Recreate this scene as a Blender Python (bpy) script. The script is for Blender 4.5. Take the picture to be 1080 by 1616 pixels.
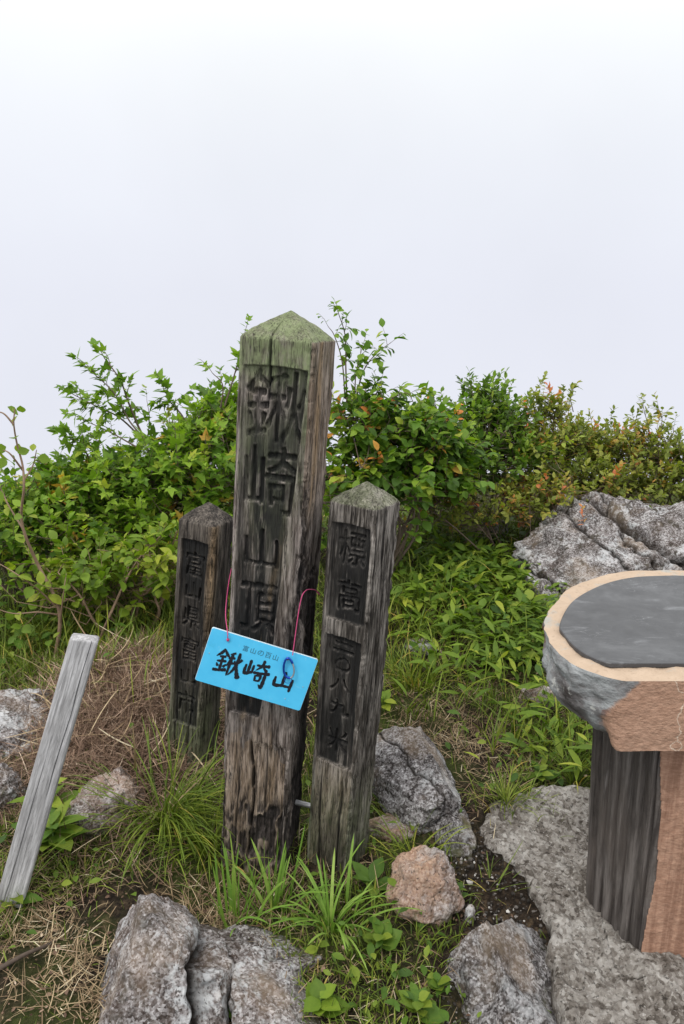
import bpy, math, random
import numpy as np
from mathutils import Vector, Matrix, Quaternion

for o in list(bpy.data.objects):
    bpy.data.objects.remove(o, do_unlink=True)
scene = bpy.context.scene
COL = scene.collection

# ------------------------------------------------------------------ camera
CAM_H, PITCH, FPX = 1.5, math.radians(15.5), 1213.0     # metres, tilt down, focal length in pixels of the 1080x1616 photo
cam_d = bpy.data.cameras.new('camera')
cam_d.sensor_fit = 'VERTICAL'; cam_d.sensor_height = 36.0
cam_d.lens = 36.0 * FPX / 1616.0
cam_d.clip_start = 0.05; cam_d.clip_end = 2000
cam = bpy.data.objects.new('camera', cam_d); COL.objects.link(cam)
cam.location = (0, 0, CAM_H); cam.rotation_euler = (math.pi/2 - PITCH, 0, 0)
scene.camera = cam
scene.render.resolution_x, scene.render.resolution_y = 684, 1024

# ------------------------------------------------------------------ sky: bright mountain fog, weak sun through it
SUN_EL, SUN_AZ = math.radians(58), math.radians(215)     # azimuth measured clockwise from +Y
w = bpy.data.worlds.new('World'); scene.world = w; w.use_nodes = True
nt = w.node_tree; nt.nodes.clear()
out = nt.nodes.new('ShaderNodeOutputWorld')
sky = nt.nodes.new('ShaderNodeTexSky'); sky.sky_type = 'NISHITA'; sky.sun_disc = False
sky.sun_elevation = SUN_EL; sky.sun_rotation = SUN_AZ; sky.dust_density = 4.0
b1 = nt.nodes.new('ShaderNodeBackground'); b1.inputs[1].default_value = 0.06
nt.links.new(sky.outputs[0], b1.inputs[0])
tc = nt.nodes.new('ShaderNodeTexCoord'); sp = nt.nodes.new('ShaderNodeSeparateXYZ')
nt.links.new(tc.outputs['Generated'], sp.inputs[0])
cr = nt.nodes.new('ShaderNodeValToRGB'); cr.color_ramp.interpolation = 'B_SPLINE'
el = cr.color_ramp.elements
el[0].position = 0.0; el[0].color = (0.433, 0.445, 0.494, 1)
el[1].position = 1.0; el[1].color = (1.30, 1.30, 1.28, 1)      # half values: the background strength is 2
for p, c in ((0.10, (0.446, 0.459, 0.502, 1)), (0.24, (0.478, 0.491, 0.514, 1)), (0.40, (0.63, 0.645, 0.635, 1))):
    e = el.new(p); e.color = c
nt.links.new(sp.outputs['Z'], cr.inputs[0])
b2 = nt.nodes.new('ShaderNodeBackground'); b2.inputs[1].default_value = 2.0
mn = nt.nodes.new('ShaderNodeTexNoise'); mn.inputs['Scale'].default_value = 3.0; mn.inputs['Detail'].default_value = 4; nt.links.new(tc.outputs['Generated'], mn.inputs['Vector'])
mr = nt.nodes.new('ShaderNodeMapRange'); mr.inputs[1].default_value = .3; mr.inputs[2].default_value = .7; mr.inputs[3].default_value = .965; mr.inputs[4].default_value = 1.02
nt.links.new(mn.outputs[0], mr.inputs[0])
mm = nt.nodes.new('ShaderNodeVectorMath'); mm.operation = 'SCALE'; nt.links.new(cr.outputs[0], mm.inputs[0]); nt.links.new(mr.outputs[0], mm.inputs['Scale'])   # faint drifting mist
nt.links.new(mm.outputs[0], b2.inputs[0])
mx = nt.nodes.new('ShaderNodeMixShader'); mx.inputs[0].default_value = 0.93
nt.links.new(b1.outputs[0], mx.inputs[1]); nt.links.new(b2.outputs[0], mx.inputs[2])
nt.links.new(mx.outputs[0], out.inputs[0])
sd = bpy.data.lights.new('sun', 'SUN'); sd.energy = 1.5; sd.angle = math.radians(14); sd.color = (1.0, 0.96, 0.90)
sun = bpy.data.objects.new('sun', sd); COL.objects.link(sun)
sdir = Vector((math.sin(SUN_AZ)*math.cos(SUN_EL), math.cos(SUN_AZ)*math.cos(SUN_EL), math.sin(SUN_EL)))
sun.location = sdir*20; sun.rotation_euler = sdir.to_track_quat('Z', 'Y').to_euler()
scene.view_settings.view_transform = 'Standard'; scene.view_settings.look = 'None'
scene.view_settings.exposure = 0.0; scene.view_settings.gamma = 1.0
scene.view_settings.use_curve_mapping = False
scene.render.engine = 'CYCLES'
scene.cycles.max_bounces = 6; scene.cycles.transparent_max_bounces = 4

# ------------------------------------------------------------------ helpers
RNG = np.random.default_rng(7)
def at(px, py, Y):
    """photo pixel at forward distance Y -> world point"""
    a = (px-540)/FPX; b = (808-py)/FPX
    d = np.array([a, math.cos(PITCH)+b*math.sin(PITCH), -math.sin(PITCH)+b*math.cos(PITCH)])
    return np.array([0, 0, CAM_H]) + d*(Y/d[1])
def onz(px, py, z=0.0):
    a = (px-540)/FPX; b = (808-py)/FPX
    d = np.array([a, math.cos(PITCH)+b*math.sin(PITCH), -math.sin(PITCH)+b*math.cos(PITCH)])
    return np.array([0, 0, CAM_H]) + d*((z-CAM_H)/d[2])

def _h(ix, iy, iz, seed):
    n = (ix.astype(np.int64)*374761393 + iy.astype(np.int64)*668265263 + iz.astype(np.int64)*2147483647 + seed*1274126177) & 0xFFFFFFFF
    n = ((n ^ (n >> 13))*1274126177) & 0xFFFFFFFF
    n = ((n ^ (n >> 16))*2246822519) & 0xFFFFFFFF
    return ((n ^ (n >> 15)) & 0xFFFFFF)/16777215.0
def vnoise(p, seed=0):
    p = np.asarray(p, float); i = np.floor(p); f = p-i; i = i.astype(np.int64)
    f = f*f*f*(f*(f*6-15)+10)
    r = 0
    for dx in (0, 1):
        for dy in (0, 1):
            for dz in (0, 1):
                wgt = (f[..., 0] if dx else 1-f[..., 0])*(f[..., 1] if dy else 1-f[..., 1])*(f[..., 2] if dz else 1-f[..., 2])
                r = r + wgt*_h(i[..., 0]+dx, i[..., 1]+dy, i[..., 2]+dz, seed)
    return r*2-1
def fbm(p, octv=4, seed=0, gain=0.5, lac=2.03):
    p = np.asarray(p, float); a = 1.0; r = 0; 
    for k in range(octv):
        r = r + a*vnoise(p, seed+k*17); a *= gain; p = p*lac+3.7
    return r
def xyz(x, y, z=0.0):
    x, y, z = np.broadcast_arrays(np.asarray(x, float), np.asarray(y, float), np.asarray(z, float))
    return np.stack([x, y, z], -1)
def sstep(a, b, x):
    t = np.clip((x-a)/(b-a), 0, 1); return t*t*(3-2*t)
def norm(v): return v/np.maximum(np.linalg.norm(v, axis=-1, keepdims=True), 1e-9)

def mesh_data(name, verts, faces, mat=None, smooth=True, attrs=None):
    verts = np.asarray(verts, np.float32); faces = np.asarray(faces, np.int32)
    me = bpy.data.meshes.new(name)
    k = faces.shape[1]; nf = len(faces)
    me.vertices.add(len(verts)); me.vertices.foreach_set('co', verts.ravel())
    me.loops.add(nf*k); me.loops.foreach_set('vertex_index', faces.ravel())
    me.polygons.add(nf); me.polygons.foreach_set('loop_start', np.arange(0, nf*k, k, dtype=np.int32))
    me.polygons.foreach_set('loop_total', np.full(nf, k, np.int32))
    me.polygons.foreach_set('use_smooth', np.full(nf, smooth, bool))
    for an, av in (attrs or {}).items():
        a = me.attributes.new(an, 'FLOAT', 'POINT'); a.data.foreach_set('value', np.asarray(av, np.float32))
    me.update(calc_edges=True); me.validate()
    if mat: me.materials.append(mat)
    return me
def tag(o, label=None, cat=None, group=None, kind=None):
    if label: o['label'] = label
    if cat: o['category'] = cat
    if group: o['group'] = group
    if kind: o['kind'] = kind
    return o
def obj(name, me, parent=None):
    o = bpy.data.objects.new(name, me); COL.objects.link(o)
    if parent: o.parent = parent
    return o
def mobj(name, verts, faces, mat, parent=None, smooth=True, attrs=None):
    return obj(name, mesh_data(name, verts, faces, mat, smooth, attrs), parent)
def empty(name, loc=(0, 0, 0)):
    o = bpy.data.objects.new(name, None); COL.objects.link(o); o.location = tuple(loc); o.empty_display_size = 0.05
    return o
def sub_faces(verts, faces, keep, attrs):
    f = faces[keep]; u, inv = np.unique(f, return_inverse=True)
    return verts[u], inv.reshape(f.shape), {k: v[u] for k, v in attrs.items()}
def tubes(lines, sides=6):
    """list of (points Nx3, radii N) -> verts, quads"""
    V, F, off = [], [], 0
    ang = np.arange(sides)*2*math.pi/sides
    for pts, rad in lines:
        pts = np.asarray(pts, float); rad = np.broadcast_to(np.asarray(rad, float), (len(pts),))
        t = norm(np.gradient(pts, axis=0)); ref = np.array([0.31, 0.17, 0.93]) if abs(t[0] @ np.array([0.31, .17, .93])) < .9 else np.array([1., 0, 0])
        a = norm(np.cross(t, ref)); b = np.cross(t, a)
        ring = pts[:, None]+rad[:, None, None]*(np.cos(ang)[None, :, None]*a[:, None]+np.sin(ang)[None, :, None]*b[:, None])
        n = len(pts); V.append(ring.reshape(-1, 3))
        i = np.arange(n-1)[:, None]*sides; j = np.arange(sides)[None]; j2 = (j+1) % sides
        q = np.stack([i+j, i+j2, i+sides+j2, i+sides+j], -1).reshape(-1, 4)
        F.append(q+off); off += n*sides
    return np.concatenate(V), np.concatenate(F)
def spline(pts, n=12):
    pts = np.asarray(pts, float); m = len(pts)
    P = np.vstack([2*pts[0]-pts[1], pts, 2*pts[-1]-pts[-2]]); R = []
    for i in range(m-1):
        p0, p1, p2, p3 = P[i], P[i+1], P[i+2], P[i+3]
        for t in np.linspace(0, 1, n, endpoint=False):
            R.append(.5*((2*p1)+(p2-p0)*t+(2*p0-5*p1+4*p2-p3)*t*t+(3*p1-p0-3*p2+p3)*t**3))
    R.append(pts[-1]); return np.array(R)

# ------------------------------------------------------------------ materials
class M:
    def __init__(s, name):
        s.m = bpy.data.materials.new(name); s.m.use_nodes = True; s.nt = s.m.node_tree
        s.b = s.nt.nodes['Principled BSDF']; s.out = s.nt.nodes['Material Output']
        s.co = s.nt.nodes.new('ShaderNodeTexCoord').outputs['Object']
    def new(s, t): return s.nt.nodes.new(t)
    def put(s, inp, v):
        if isinstance(v, bpy.types.NodeSocket): s.nt.links.new(v, inp)
        else:
            if isinstance(v, tuple) and len(v) == 3 and inp.type == 'RGBA': v = v+(1,)
            inp.default_value = v
    def scale(s, vec, sc):
        n = s.new('ShaderNodeMapping'); s.put(n.inputs['Vector'], vec); n.inputs['Scale'].default_value = sc; return n.outputs[0]
    def noise(s, sc, detail=4, rough=.55, vec=None, dist=0.0):
        n = s.new('ShaderNodeTexNoise'); s.put(n.inputs['Vector'], vec or s.co); n.inputs['Scale'].default_value = sc
        n.inputs['Detail'].default_value = detail; n.inputs['Roughness'].default_value = rough; n.inputs['Distortion'].default_value = dist
        return n.outputs[0]
    def voro(s, sc, vec=None, feature='F1', out='Distance', rnd=1.0):
        n = s.new('ShaderNodeTexVoronoi'); n.feature = feature; s.put(n.inputs['Vector'], vec or s.co); n.inputs['Scale'].default_value = sc
        n.inputs['Randomness'].default_value = rnd
        return n.outputs[out]
    def attr(s, name):
        n = s.new('ShaderNodeAttribute'); n.attribute_name = name; return n.outputs['Fac']
    def ramp(s, fac, stops, interp='LINEAR'):
        n = s.new('ShaderNodeValToRGB'); s.put(n.inputs[0], fac); n.color_ramp.interpolation = interp
        e = n.color_ramp.elements
        while len(e) < len(stops): e.new(0.5)
        for x, (p, c) in zip(e, stops):
            x.position = p
            if not isinstance(c, tuple): c = (c, c, c)
            x.color = c+(1,)
        return n.outputs[0]
    def mix(s, fac, a, b, mode='MIX'):
        n = s.new('ShaderNodeMix'); n.data_type = 'RGBA'; n.blend_type = mode; n.clamp_factor = True
        s.put(n.inputs[0], fac); s.put(n.inputs[6], a); s.put(n.inputs[7], b); return n.outputs[2]
    def math(s, op, a, b=0.0):
        n = s.new('ShaderNodeMath'); n.operation = op; s.put(n.inputs[0], a); s.put(n.inputs[1], b); return n.outputs[0]
    def bump(s, h, strength, dist, prev=None):
        n = s.new('ShaderNodeBump'); n.inputs['Strength'].default_value = strength; n.inputs['Distance'].default_value = dist
        s.put(n.inputs['Height'], h)
        if prev: s.put(n.inputs['Normal'], prev)
        return n.outputs[0]
    def done(s, color, rough=.8, normal=None, spec=.3):
        s.put(s.b.inputs['Base Color'], color); s.put(s.b.inputs['Roughness'], rough)
        s.b.inputs['Specular IOR Level'].default_value = spec
        if normal: s.put(s.b.inputs['Normal'], normal)
        return s.m

def leaf_mat(name, stops, trans=.42, rough=.58):
    k = M(name)
    f = k.math('ADD', k.attr('tint'), k.math('MULTIPLY', k.math('SUBTRACT', k.noise(2.5, 2), .5), .5))
    c = k.ramp(f, stops)
    c = k.mix(.35, c, k.ramp(k.noise(90, 2), [(.3, .55), (.7, 1.0)]), 'MULTIPLY')
    k.done(c, rough, spec=.35)
    t = k.new('ShaderNodeBsdfTranslucent'); k.put(t.inputs[0], k.mix(1.0, c, (1.0, 1.15, .45), 'MULTIPLY'))
    m2 = k.new('ShaderNodeMixShader'); m2.inputs[0].default_value = trans
    k.nt.links.new(k.b.outputs[0], m2.inputs[1]); k.nt.links.new(t.outputs[0], m2.inputs[2]); k.nt.links.new(m2.outputs[0], k.out.inputs[0])
    return k.m
def granite(name, warm=0.0, light=1.0, lich=.5, dark=.5, seed=0.0):
    k = M(name)
    mp = k.new('ShaderNodeMapping'); k.put(mp.inputs[0], k.co); mp.inputs['Location'].default_value = (seed*3.1, seed*1.7, seed*5.3)
    v = mp.outputs[0]
    cell = k.voro(210, v, out='Color'); sx = k.new('ShaderNodeSeparateXYZ'); k.put(sx.inputs[0], cell)
    L = light
    t = k.math('ADD', k.math('MULTIPLY', k.noise(11, 6, .72, v), .50), k.math('ADD', k.math('MULTIPLY', k.noise(70, 4, .65, v), .32), k.math('MULTIPLY', sx.outputs[0], .18)))
    base = k.ramp(t, [(.38, (.028*L, .023*L, .022*L)), (.46, (.105*L, .094*L, .092*L)), (.53, (.22*L, .208*L, .210*L)), (.63, (.46*L, .45*L, .455*L))])
    if warm: base = k.mix(k.math('MULTIPLY', k.ramp(k.noise(6, 3, .6, v), [(.30, 0.0), (.62, 1.0)]), warm), base, k.mix(sx.outputs[1], (.30, .17, .11), (.52, .36, .26)))
    # pale crusty lichen
    li = k.ramp(k.math('ADD', k.math('MULTIPLY', k.noise(8, 5, .68, v), .7), k.math('MULTIPLY', k.noise(75, 3, .6, v), .3)), [(.53, 0.0), (.60, 1.0)])
    base = k.mix(k.math('MULTIPLY', li, lich), base, k.mix(k.noise(40, 2, .5, v), (.40, .42, .44), (.60, .60, .60)))
    # dark lichen and dirt patches
    dk = k.ramp(k.math('ADD', k.math('MULTIPLY', k.noise(9, 6, .68, v, .6), .72), k.math('MULTIPLY', k.noise(60, 3, .6, v), .28)), [(.54, 0.0), (.60, 1.0)])
    base = k.mix(k.math('MULTIPLY', dk, dark), base, k.mix(k.noise(55, 2, .5, v), (.022, .020, .018), (.10, .085, .065)))
    base = k.mix(k.math('MULTIPLY', k.ramp(k.noise(120, 2, .5, v), [(.62, 0.0), (.68, 1.0)]), .75), base, (.03, .027, .025))
    sz_ = k.new('ShaderNodeSeparateXYZ'); k.put(sz_.inputs[0], k.co)
    mo = k.math('ADD', k.noise(17, 5, .7, v), k.math('MULTIPLY', k.math('SUBTRACT', .02, sz_.outputs[2]), 3.0))
    base = k.mix(k.ramp(mo, [(.50, 0.0), (.62, .85)]), base, k.mix(k.noise(110, 3), (.022, .026, .008), (.085, .085, .030)))
    base = k.mix(k.math('MULTIPLY', k.ramp(k.noise(5, 4, .6, v), [(.52, 0.0), (.66, 1.0)]), .35), base, (.30, .22, .15))
    base = k.mix(k.attr('crev'), base, (.018, .014, .011))
    n = k.bump(k.noise(38, 7, .75, v), .8, .010)
    n = k.bump(sx.outputs[2], .35, .003, n)
    return k.done(base, .88, n, .2)
def wood(name, c_lo, c_hi, grain=1.0, wet=.78, deep=.22, blot=.6):
    """weathered wood; attributes paint / lichen / bare / char mix the surface colours"""
    k = M(name)
    g = k.scale(k.co, (1, 1, .075)); g2 = k.scale(k.co, (1, 1, .15)); g3 = k.scale(k.co, (1, 1, .05))
    n1 = k.noise(170, 5, .66, g); n2 = k.noise(34, 5, .62, g2); n3 = k.noise(380, 3, .6, g)
    c = k.ramp(k.math('ADD', k.math('MULTIPLY', n1, .55), k.math('MULTIPLY', n2, .45)), [(.38, tuple(x*deep for x in c_lo)), (.46, c_lo), (.56, c_hi), (.68, tuple(min(1, x*1.45) for x in c_hi))])
    ck = k.math('ABSOLUTE', k.math('SUBTRACT', k.noise(95, 4, .6, g3, .4), .5))
    ckf = k.ramp(ck, [(.004, 1.0), (.022, 0.0)])
    bl = k.ramp(k.noise(13, 6, .7, k.scale(k.co, (1, 1, .35))), [(.46, 0.0), (.60, blot)])
    c = k.mix(bl, c, tuple(x*.38 for x in c_lo))
    bare = k.mix(n2, (.26, .165, .085), (.50, .36, .22))
    c = k.mix(k.math('MULTIPLY', k.attr('bare'), k.ramp(n1, [(.36, .1), (.52, 1.0)])), c, bare)
    li = k.mix(k.noise(70, 4), (.10, .125, .055), (.30, .34, .19))
    lf = k.math('MULTIPLY', k.attr('lichen'), k.ramp(k.math('ADD', k.math('MULTIPLY', k.noise(30, 5, .65), .6), k.math('MULTIPLY', n1, .4)), [(.36, .15), (.52, 1.0)]))
    c = k.mix(lf, c, li)
    pf = k.math('MULTIPLY', k.attr('paint'), k.ramp(k.math('ADD', k.math('MULTIPLY', n1, .6), k.math('MULTIPLY', k.noise(14, 4, .6, g2), .4)), [(.56, 1.0), (.66, .12)]))
    c = k.mix(pf, c, k.mix(n3, (.003, .003, .003), (.030, .029, .028)))
    c = k.mix(k.math('MULTIPLY', lf, .13), c, li)
    c = k.mix(k.attr('char'), c, k.mix(k.ramp(n1, [(.45, 0.0), (.7, 1.0)]), (.007, .006, .006), (.075, .062, .06)))  # charred and rotten wood, plus the shade painted on post sides
    c = k.mix(k.math('MULTIPLY', ckf, .85 if grain > .8 else .25), c, (.012, .010, .009))
    c = k.mix(k.math('MULTIPLY', k.attr('worn'), k.ramp(n1, [(.40, .2), (.55, 1.0)])), c, c_hi)
    c = k.mix(k.attr('ink'), c, (.005, .005, .006))  # letter ink and the dark colour of cracks
    nb = k.bump(n1, .9*grain, .006); nb = k.bump(ckf, -.6*grain, .004, nb) if grain > .8 else nb; nb = k.bump(n3, .5*grain, .002, nb)
    return k.done(c, wet, nb, .25)
def plain(name, col, rough=.6, var=.15, sc=40, metal=0.0, spec=.4):
    k = M(name); f = k.noise(sc, 4, .6)
    c = k.mix(f, tuple(x*(1-var) for x in col), tuple(min(1, x*(1+var)) for x in col))
    k.b.inputs['Metallic'].default_value = metal
    return k.done(c, rough, k.bump(f, .1, .002), spec)

MAT = {}
MAT['wood_tall'] = wood('weathered_post_wood', (.095, .075, .064), (.34, .295, .268), blot=.45)
MAT['wood_side'] = wood('weathered_short_post_wood', (.078, .067, .057), (.30, .272, .245))
MAT['wood_dark'] = wood('weathered_dark_post_wood', (.050, .042, .036), (.165, .142, .120))
MAT['wood_stake'] = wood('silvered_stake_wood', (.31, .305, .31), (.47, .465, .475), .5, .8, .80, .10)
MAT['bark'] = plain('shrub_bark', (.13, .095, .07), .85, .4, 60)
MAT['bark_red'] = plain('sapling_bark', (.22, .145, .095), .7, .4, 90)
MAT['leaf_maple'] = leaf_mat('maple_leaf_green', [(0, (0.060, 0.126, 0.012)), (.35, (0.134, 0.259, 0.023)), (.75, (0.277, 0.420, 0.038)), (.90, (0.433, 0.501, 0.063)), (1, (0.617, 0.340, 0.063))])
MAT['leaf_broad'] = leaf_mat('broad_leaf_green', [(0, (0.052, 0.111, 0.013)), (.4, (0.112, 0.224, 0.022)), (.8, (0.282, 0.412, 0.036)), (.92, (0.448, 0.465, 0.059)), (1, (0.754, 0.269, 0.071))])
MAT['leaf_dark'] = leaf_mat('small_leaf_dark_green', [(0, (0.054, 0.100, 0.017)), (.5, (0.121, 0.220, 0.029)), (.9, (0.270, 0.399, 0.051)), (1, (0.432, 0.463, 0.073))])
MAT['leaf_olive'] = leaf_mat('azalea_leaf_olive', [(0, (0.088, 0.122, 0.021)), (.45, (0.209, 0.256, 0.044)), (.78, (0.372, 0.390, 0.073)), (.9, (0.525, 0.349, 0.087)), (1, (0.656, 0.204, 0.087))])
MAT['leaf_bright'] = leaf_mat('young_leaf_green', [(0, (0.089, 0.160, 0.012)), (.5, (0.192, 0.299, 0.027)), (1, (0.405, 0.445, 0.053))])
MAT['leaf_low'] = leaf_mat('low_leaf_green', [(0, (0.044, 0.100, 0.014)), (.5, (0.103, 0.198, 0.022)), (1, (0.266, 0.338, 0.041))])
MAT['grass'] = leaf_mat('grass_green', [(0, (0.057, 0.090, 0.012)), (.5, (0.141, 0.200, 0.022)), (.85, (0.281, 0.330, 0.047)), (1, (0.594, 0.441, 0.123))], .25)
MAT['sedge'] = leaf_mat('sedge_green', [(0, (0.059, 0.101, 0.009)), (.5, (0.136, 0.202, 0.017)), (.9, (0.289, 0.321, 0.037)), (1, (0.559, 0.380, 0.101))], .25)
MAT['blade'] = leaf_mat('pale_blade_green', [(0, (0.092, 0.196, 0.022)), (.5, (0.184, 0.322, 0.044)), (1, (0.322, 0.437, 0.094))], .3)
MAT['straw'] = leaf_mat('dead_grass_straw', [(0, (0.115, 0.071, 0.040)), (.45, (0.253, 0.172, 0.098)), (.8, (0.437, 0.333, 0.196)), (1, (0.644, 0.552, 0.391))], .08, .75)
MAT['thatch'] = leaf_mat('brown_dead_thatch', [(0, (0.081, 0.046, 0.030)), (.5, (0.218, 0.137, 0.092)), (.85, (0.391, 0.274, 0.194)), (1, (0.598, 0.472, 0.356))], .05, .8)

# ------------------------------------------------------------------ ground
def H(x, y):
    x = np.asarray(x, float); y = np.asarray(y, float)
    z = 0.14*sstep(2.2, 4.6, y) + 0.05*sstep(-.2, -.9, x)*sstep(1.5, 2.4, y)
    z = z + 0.10*np.exp(-(((x+.80)/.26)**2+((y-2.55)/.34)**2))          # dead-grass hump
    z = z - 0.05*np.exp(-(((x-.40)/.14)**2+((y-1.55)/.38)**2))           # bare soil gully by the footing
    r = np.sqrt((x*.8)**2+(y-2.0)**2)
    z = z - 0.55*np.maximum(r-4.2, 0)**1.25
    p = xyz(x, y, 0)
    near = 1/(1+np.maximum(r-4, 0))
    return z + near*(.035*fbm(p*2.3, 3, 5) + .014*fbm(p*9, 3, 9))
xs = np.concatenate([-np.geomspace(60, 2.7, 30), np.linspace(-2.6, 2.6, 240), np.geomspace(2.7, 60, 30)])
ys = np.concatenate([2.0-np.geomspace(60, 1.3, 30), np.linspace(.75, 5.6, 230), 2.0+np.geomspace(3.7, 60, 26)])
X, Y = np.meshgrid(xs, ys)
Z = H(X, Y) + .006*vnoise(xyz(X*40, Y*40), 3)
FO_PX = [(775, 1262), (850, 1250), (925, 1247), (1010, 1240), (1100, 1236), (1190, 1245), (1290, 1280), (1360, 1380), (1400, 1500), (1400, 1640), (1330, 1730), (1200, 1760), (1050, 1760), (930, 1720), (888, 1616), (870, 1530), (868, 1470), (845, 1415), (812, 1372), (772, 1336), (752, 1306)]
FMASK = np.zeros(X.shape, bool)                                          # the footing sits in a pit dug into the ground
_q = [onz(a, b, .0)[:2] for a, b in FO_PX]; _c = np.mean(_q, 0); _q = [_c+(v_-_c)*.96 for v_ in _q]
for i in range(len(_q)):
    (x0, y0), (x1, y1) = _q[i], _q[(i+1) % len(_q)]
    FMASK ^= ((y0 > Y) != (y1 > Y)) & (X < (x1-x0)*(Y-y0)/(y1-y0+1e-12)+x0)
nx, ny = len(xs), len(ys)
ii = (np.arange(ny-1)[:, None]*nx+np.arange(nx-1)[None]).ravel()
k = M('summit_soil')
f = k.noise(3.2, 5, .6)
soil = k.ramp(k.noise(60, 5, .7), [(.32, (.008, .006, .005)), (.5, (.028, .020, .014)), (.72, (.085, .060, .040))])
moss = k.mix(k.noise(150, 3), (.018, .035, .006), (.085, .105, .022))
c = k.mix(k.math('MULTIPLY', k.ramp(f, [(.42, 0.0), (.58, .85)]), k.math('SUBTRACT', 1.0, k.attr('bare'))), soil, moss)
c = k.mix(k.ramp(k.noise(26, 4, .7), [(.55, 0.0), (.68, .6)]), c, (.19, .135, .08))
k.done(c, .95, k.bump(k.noise(70, 6, .7), 1.0, .02), .15); MAT['soil'] = k.m
g = mobj('ground', np.stack([X, Y, Z-.12*FMASK], -1).reshape(-1, 3), np.stack([ii, ii+1, ii+nx+1, ii+nx], -1), MAT['soil'], attrs={'bare': np.clip(1.6*np.exp(-(((X-.40)/.17)**2+((Y-1.50)/.42)**2)), 0, 1).ravel()})
tag(g, kind='structure')
def on(px, py, dz=0.0):
    p = onz(px, py, 0.0)
    for _ in range(6): p = onz(px, py, float(H(p[0], p[1])))
    p[2] = float(H(p[0], p[1]))+dz
    return p

# ------------------------------------------------------------------ rocks
_ico = {}
def ico(n):
    if n not in _ico:
        import bmesh
        bm = bmesh.new(); bmesh.ops.create_icosphere(bm, subdivisions=n, radius=1)
        bm.verts.index_update()
        _ico[n] = (np.array([v.co[:] for v in bm.verts]), np.array([[v.index for v in f.verts] for f in bm.faces])); bm.free()
    return _ico[n]
def blob(c, dims, seed, planes=(), rot=0.0, n=6, rough=.10, cracks=(), fine=.005, sharp=.55):
    """faceted boulder: unit sphere chopped by planes, stretched, roughened. planes: (nx,ny,nz,d) in unit space"""
    V, F = ico(n); v = V.copy(); rg = np.random.default_rng(seed)
    pl = [np.array(p, float) for p in planes]
    for _ in range(9):
        q = norm(rg.normal(size=3)); pl.append(np.append(q, rg.uniform(.72, .93)))
    for p in pl:
        nn = norm(p[:3]); d = v @ nn - p[3]
        v = v - np.where(d > 0, d*.97, 0)[:, None]*nn
    nrm = norm(v)
    s = fbm(v*1.7+seed, 3, seed)*rough + np.abs(fbm(v*4.0+seed, 3, seed+5))*rough*-.6
    v = v + nrm*s[:, None]
    v = v*np.array(dims)
    sc = 1.0
    v = v + nrm*(fine*fbm(v*26+seed, 4, seed+9))[:, None]
    crev = np.zeros(len(v))
    for (p0, nn, wd, dep) in cracks:      # crack: plane through p0 (in metres, local) with wobble
        nn = norm(np.array(nn, float)); d = (v-np.array(p0)) @ nn + .018*fbm(v*14+3, 3, seed+2)
        m = np.exp(-(d/wd)**2); v = v - nrm*(m*dep)[:, None]; crev = np.maximum(crev, m**1.5)
    cr, sr = math.cos(rot), math.sin(rot)
    v = v @ np.array([[cr, sr, 0], [-sr, cr, 0], [0, 0, 1]])
    return v+np.array(c), F, crev
def rock(name, label, mat, parts, loc):
    V, F, A, off = [], [], [], 0
    for b in parts:
        v, f, a = b; V.append(v); F.append(f+off); A.append(a); off += len(v)
    o = mobj(name, np.concatenate(V), np.concatenate(F), mat, attrs={'crev': np.concatenate(A)})
    o.location = tuple(loc); tag(o, label, 'rock'); return o
GR = [granite('granite_pale_blue', 0.10, 1.0, .85, .65, 1), granite('granite_grey', .0, .92, .45, .5, 2),
      granite('granite_pink', .95, .95, .25, .45, 3), granite('granite_dark_lichen', .06, .95, .75, 1.0, 4),
      granite('granite_buried', .45, .9, .3, .6, 5)]
# near-left boulder, two lobes with a hollow between
p = on(330, 1600)
rock('boulder', 'large pale lichen-spotted boulder with a dark hollow at the bottom left', GR[0], [
    blob((-.095, .03, .05), (.180, .19, .20), 3, [(.15, -.8, .5, .56), (-.85, -.1, .45, .62), (.55, .25, .75, .60), (.95, -.1, .1, .80), (-.3, -.5, .8, .66)], .05, 7, .05, [((.105, -.1, -.02), (1, .1, .15), .018, .05)], .006),
    blob((.135, .0, -.055), (.175, .18, .155), 17, [(.15, -.8, .55, .60), (.42, .15, .88, .56), (.9, -.2, .2, .82), (-.85, -.5, .1, .60)], -.1, 7, .05, [((-.075, -.1, .0), (.9, .2, .25), .022, .06)], .006),
    blob((.0, .13, -.045), (.25, .13, .15), 15, [(.25, .2, .9, .62), (0, -.8, .5, .6)], .0, 7, .06, (), .006)], p)
p = on(795, 1590)
rock('boulder', 'peaked grey granite boulder at the bottom beside the concrete footing', GR[1], [
    blob((0, .01, .0), (.215, .18, .185), 21, [(.70, -.15, .68, .46), (-.72, -.25, .60, .52), (.1, -.85, .5, .62)], .1, 7, .07)], p)
p = on(668, 1425)
rock('rock', 'pinkish brown granite stone to the right of the posts', GR[2], [
    blob((0, .01, .045), (.105, .10, .10), 33, [(0, -.8, .5, .68), (.9, -.1, .3, .78), (-.2, .2, .95, .78)], .25, 7, .09)], p)
p = on(665, 1265)
rock('rock', 'long speckled grey rock sloping behind the right post', GR[1], [
    blob((-.02, .06, .03), (.135, .27, .15), 46, [(-.3, -.4, .85, .74), (.7, -.1, .6, .76), (0, .8, .5, .78)], .22, 7, .07, [((-.05, .02, .1), (1, .35, .0), .005, .008)]),
    blob((.07, -.12, -.01), (.06, .13, .075), 44, [], .25, 6, .08)], p)
p = on(617, 1312)
rock('rock', 'small flat pink stone half hidden beside the right post foot', GR[2], [blob((0, 0, .01), (.075, .06, .045), 51, [(0, 0, 1, .6)], 0, 6)], p)
p = on(25, 1165)
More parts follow.
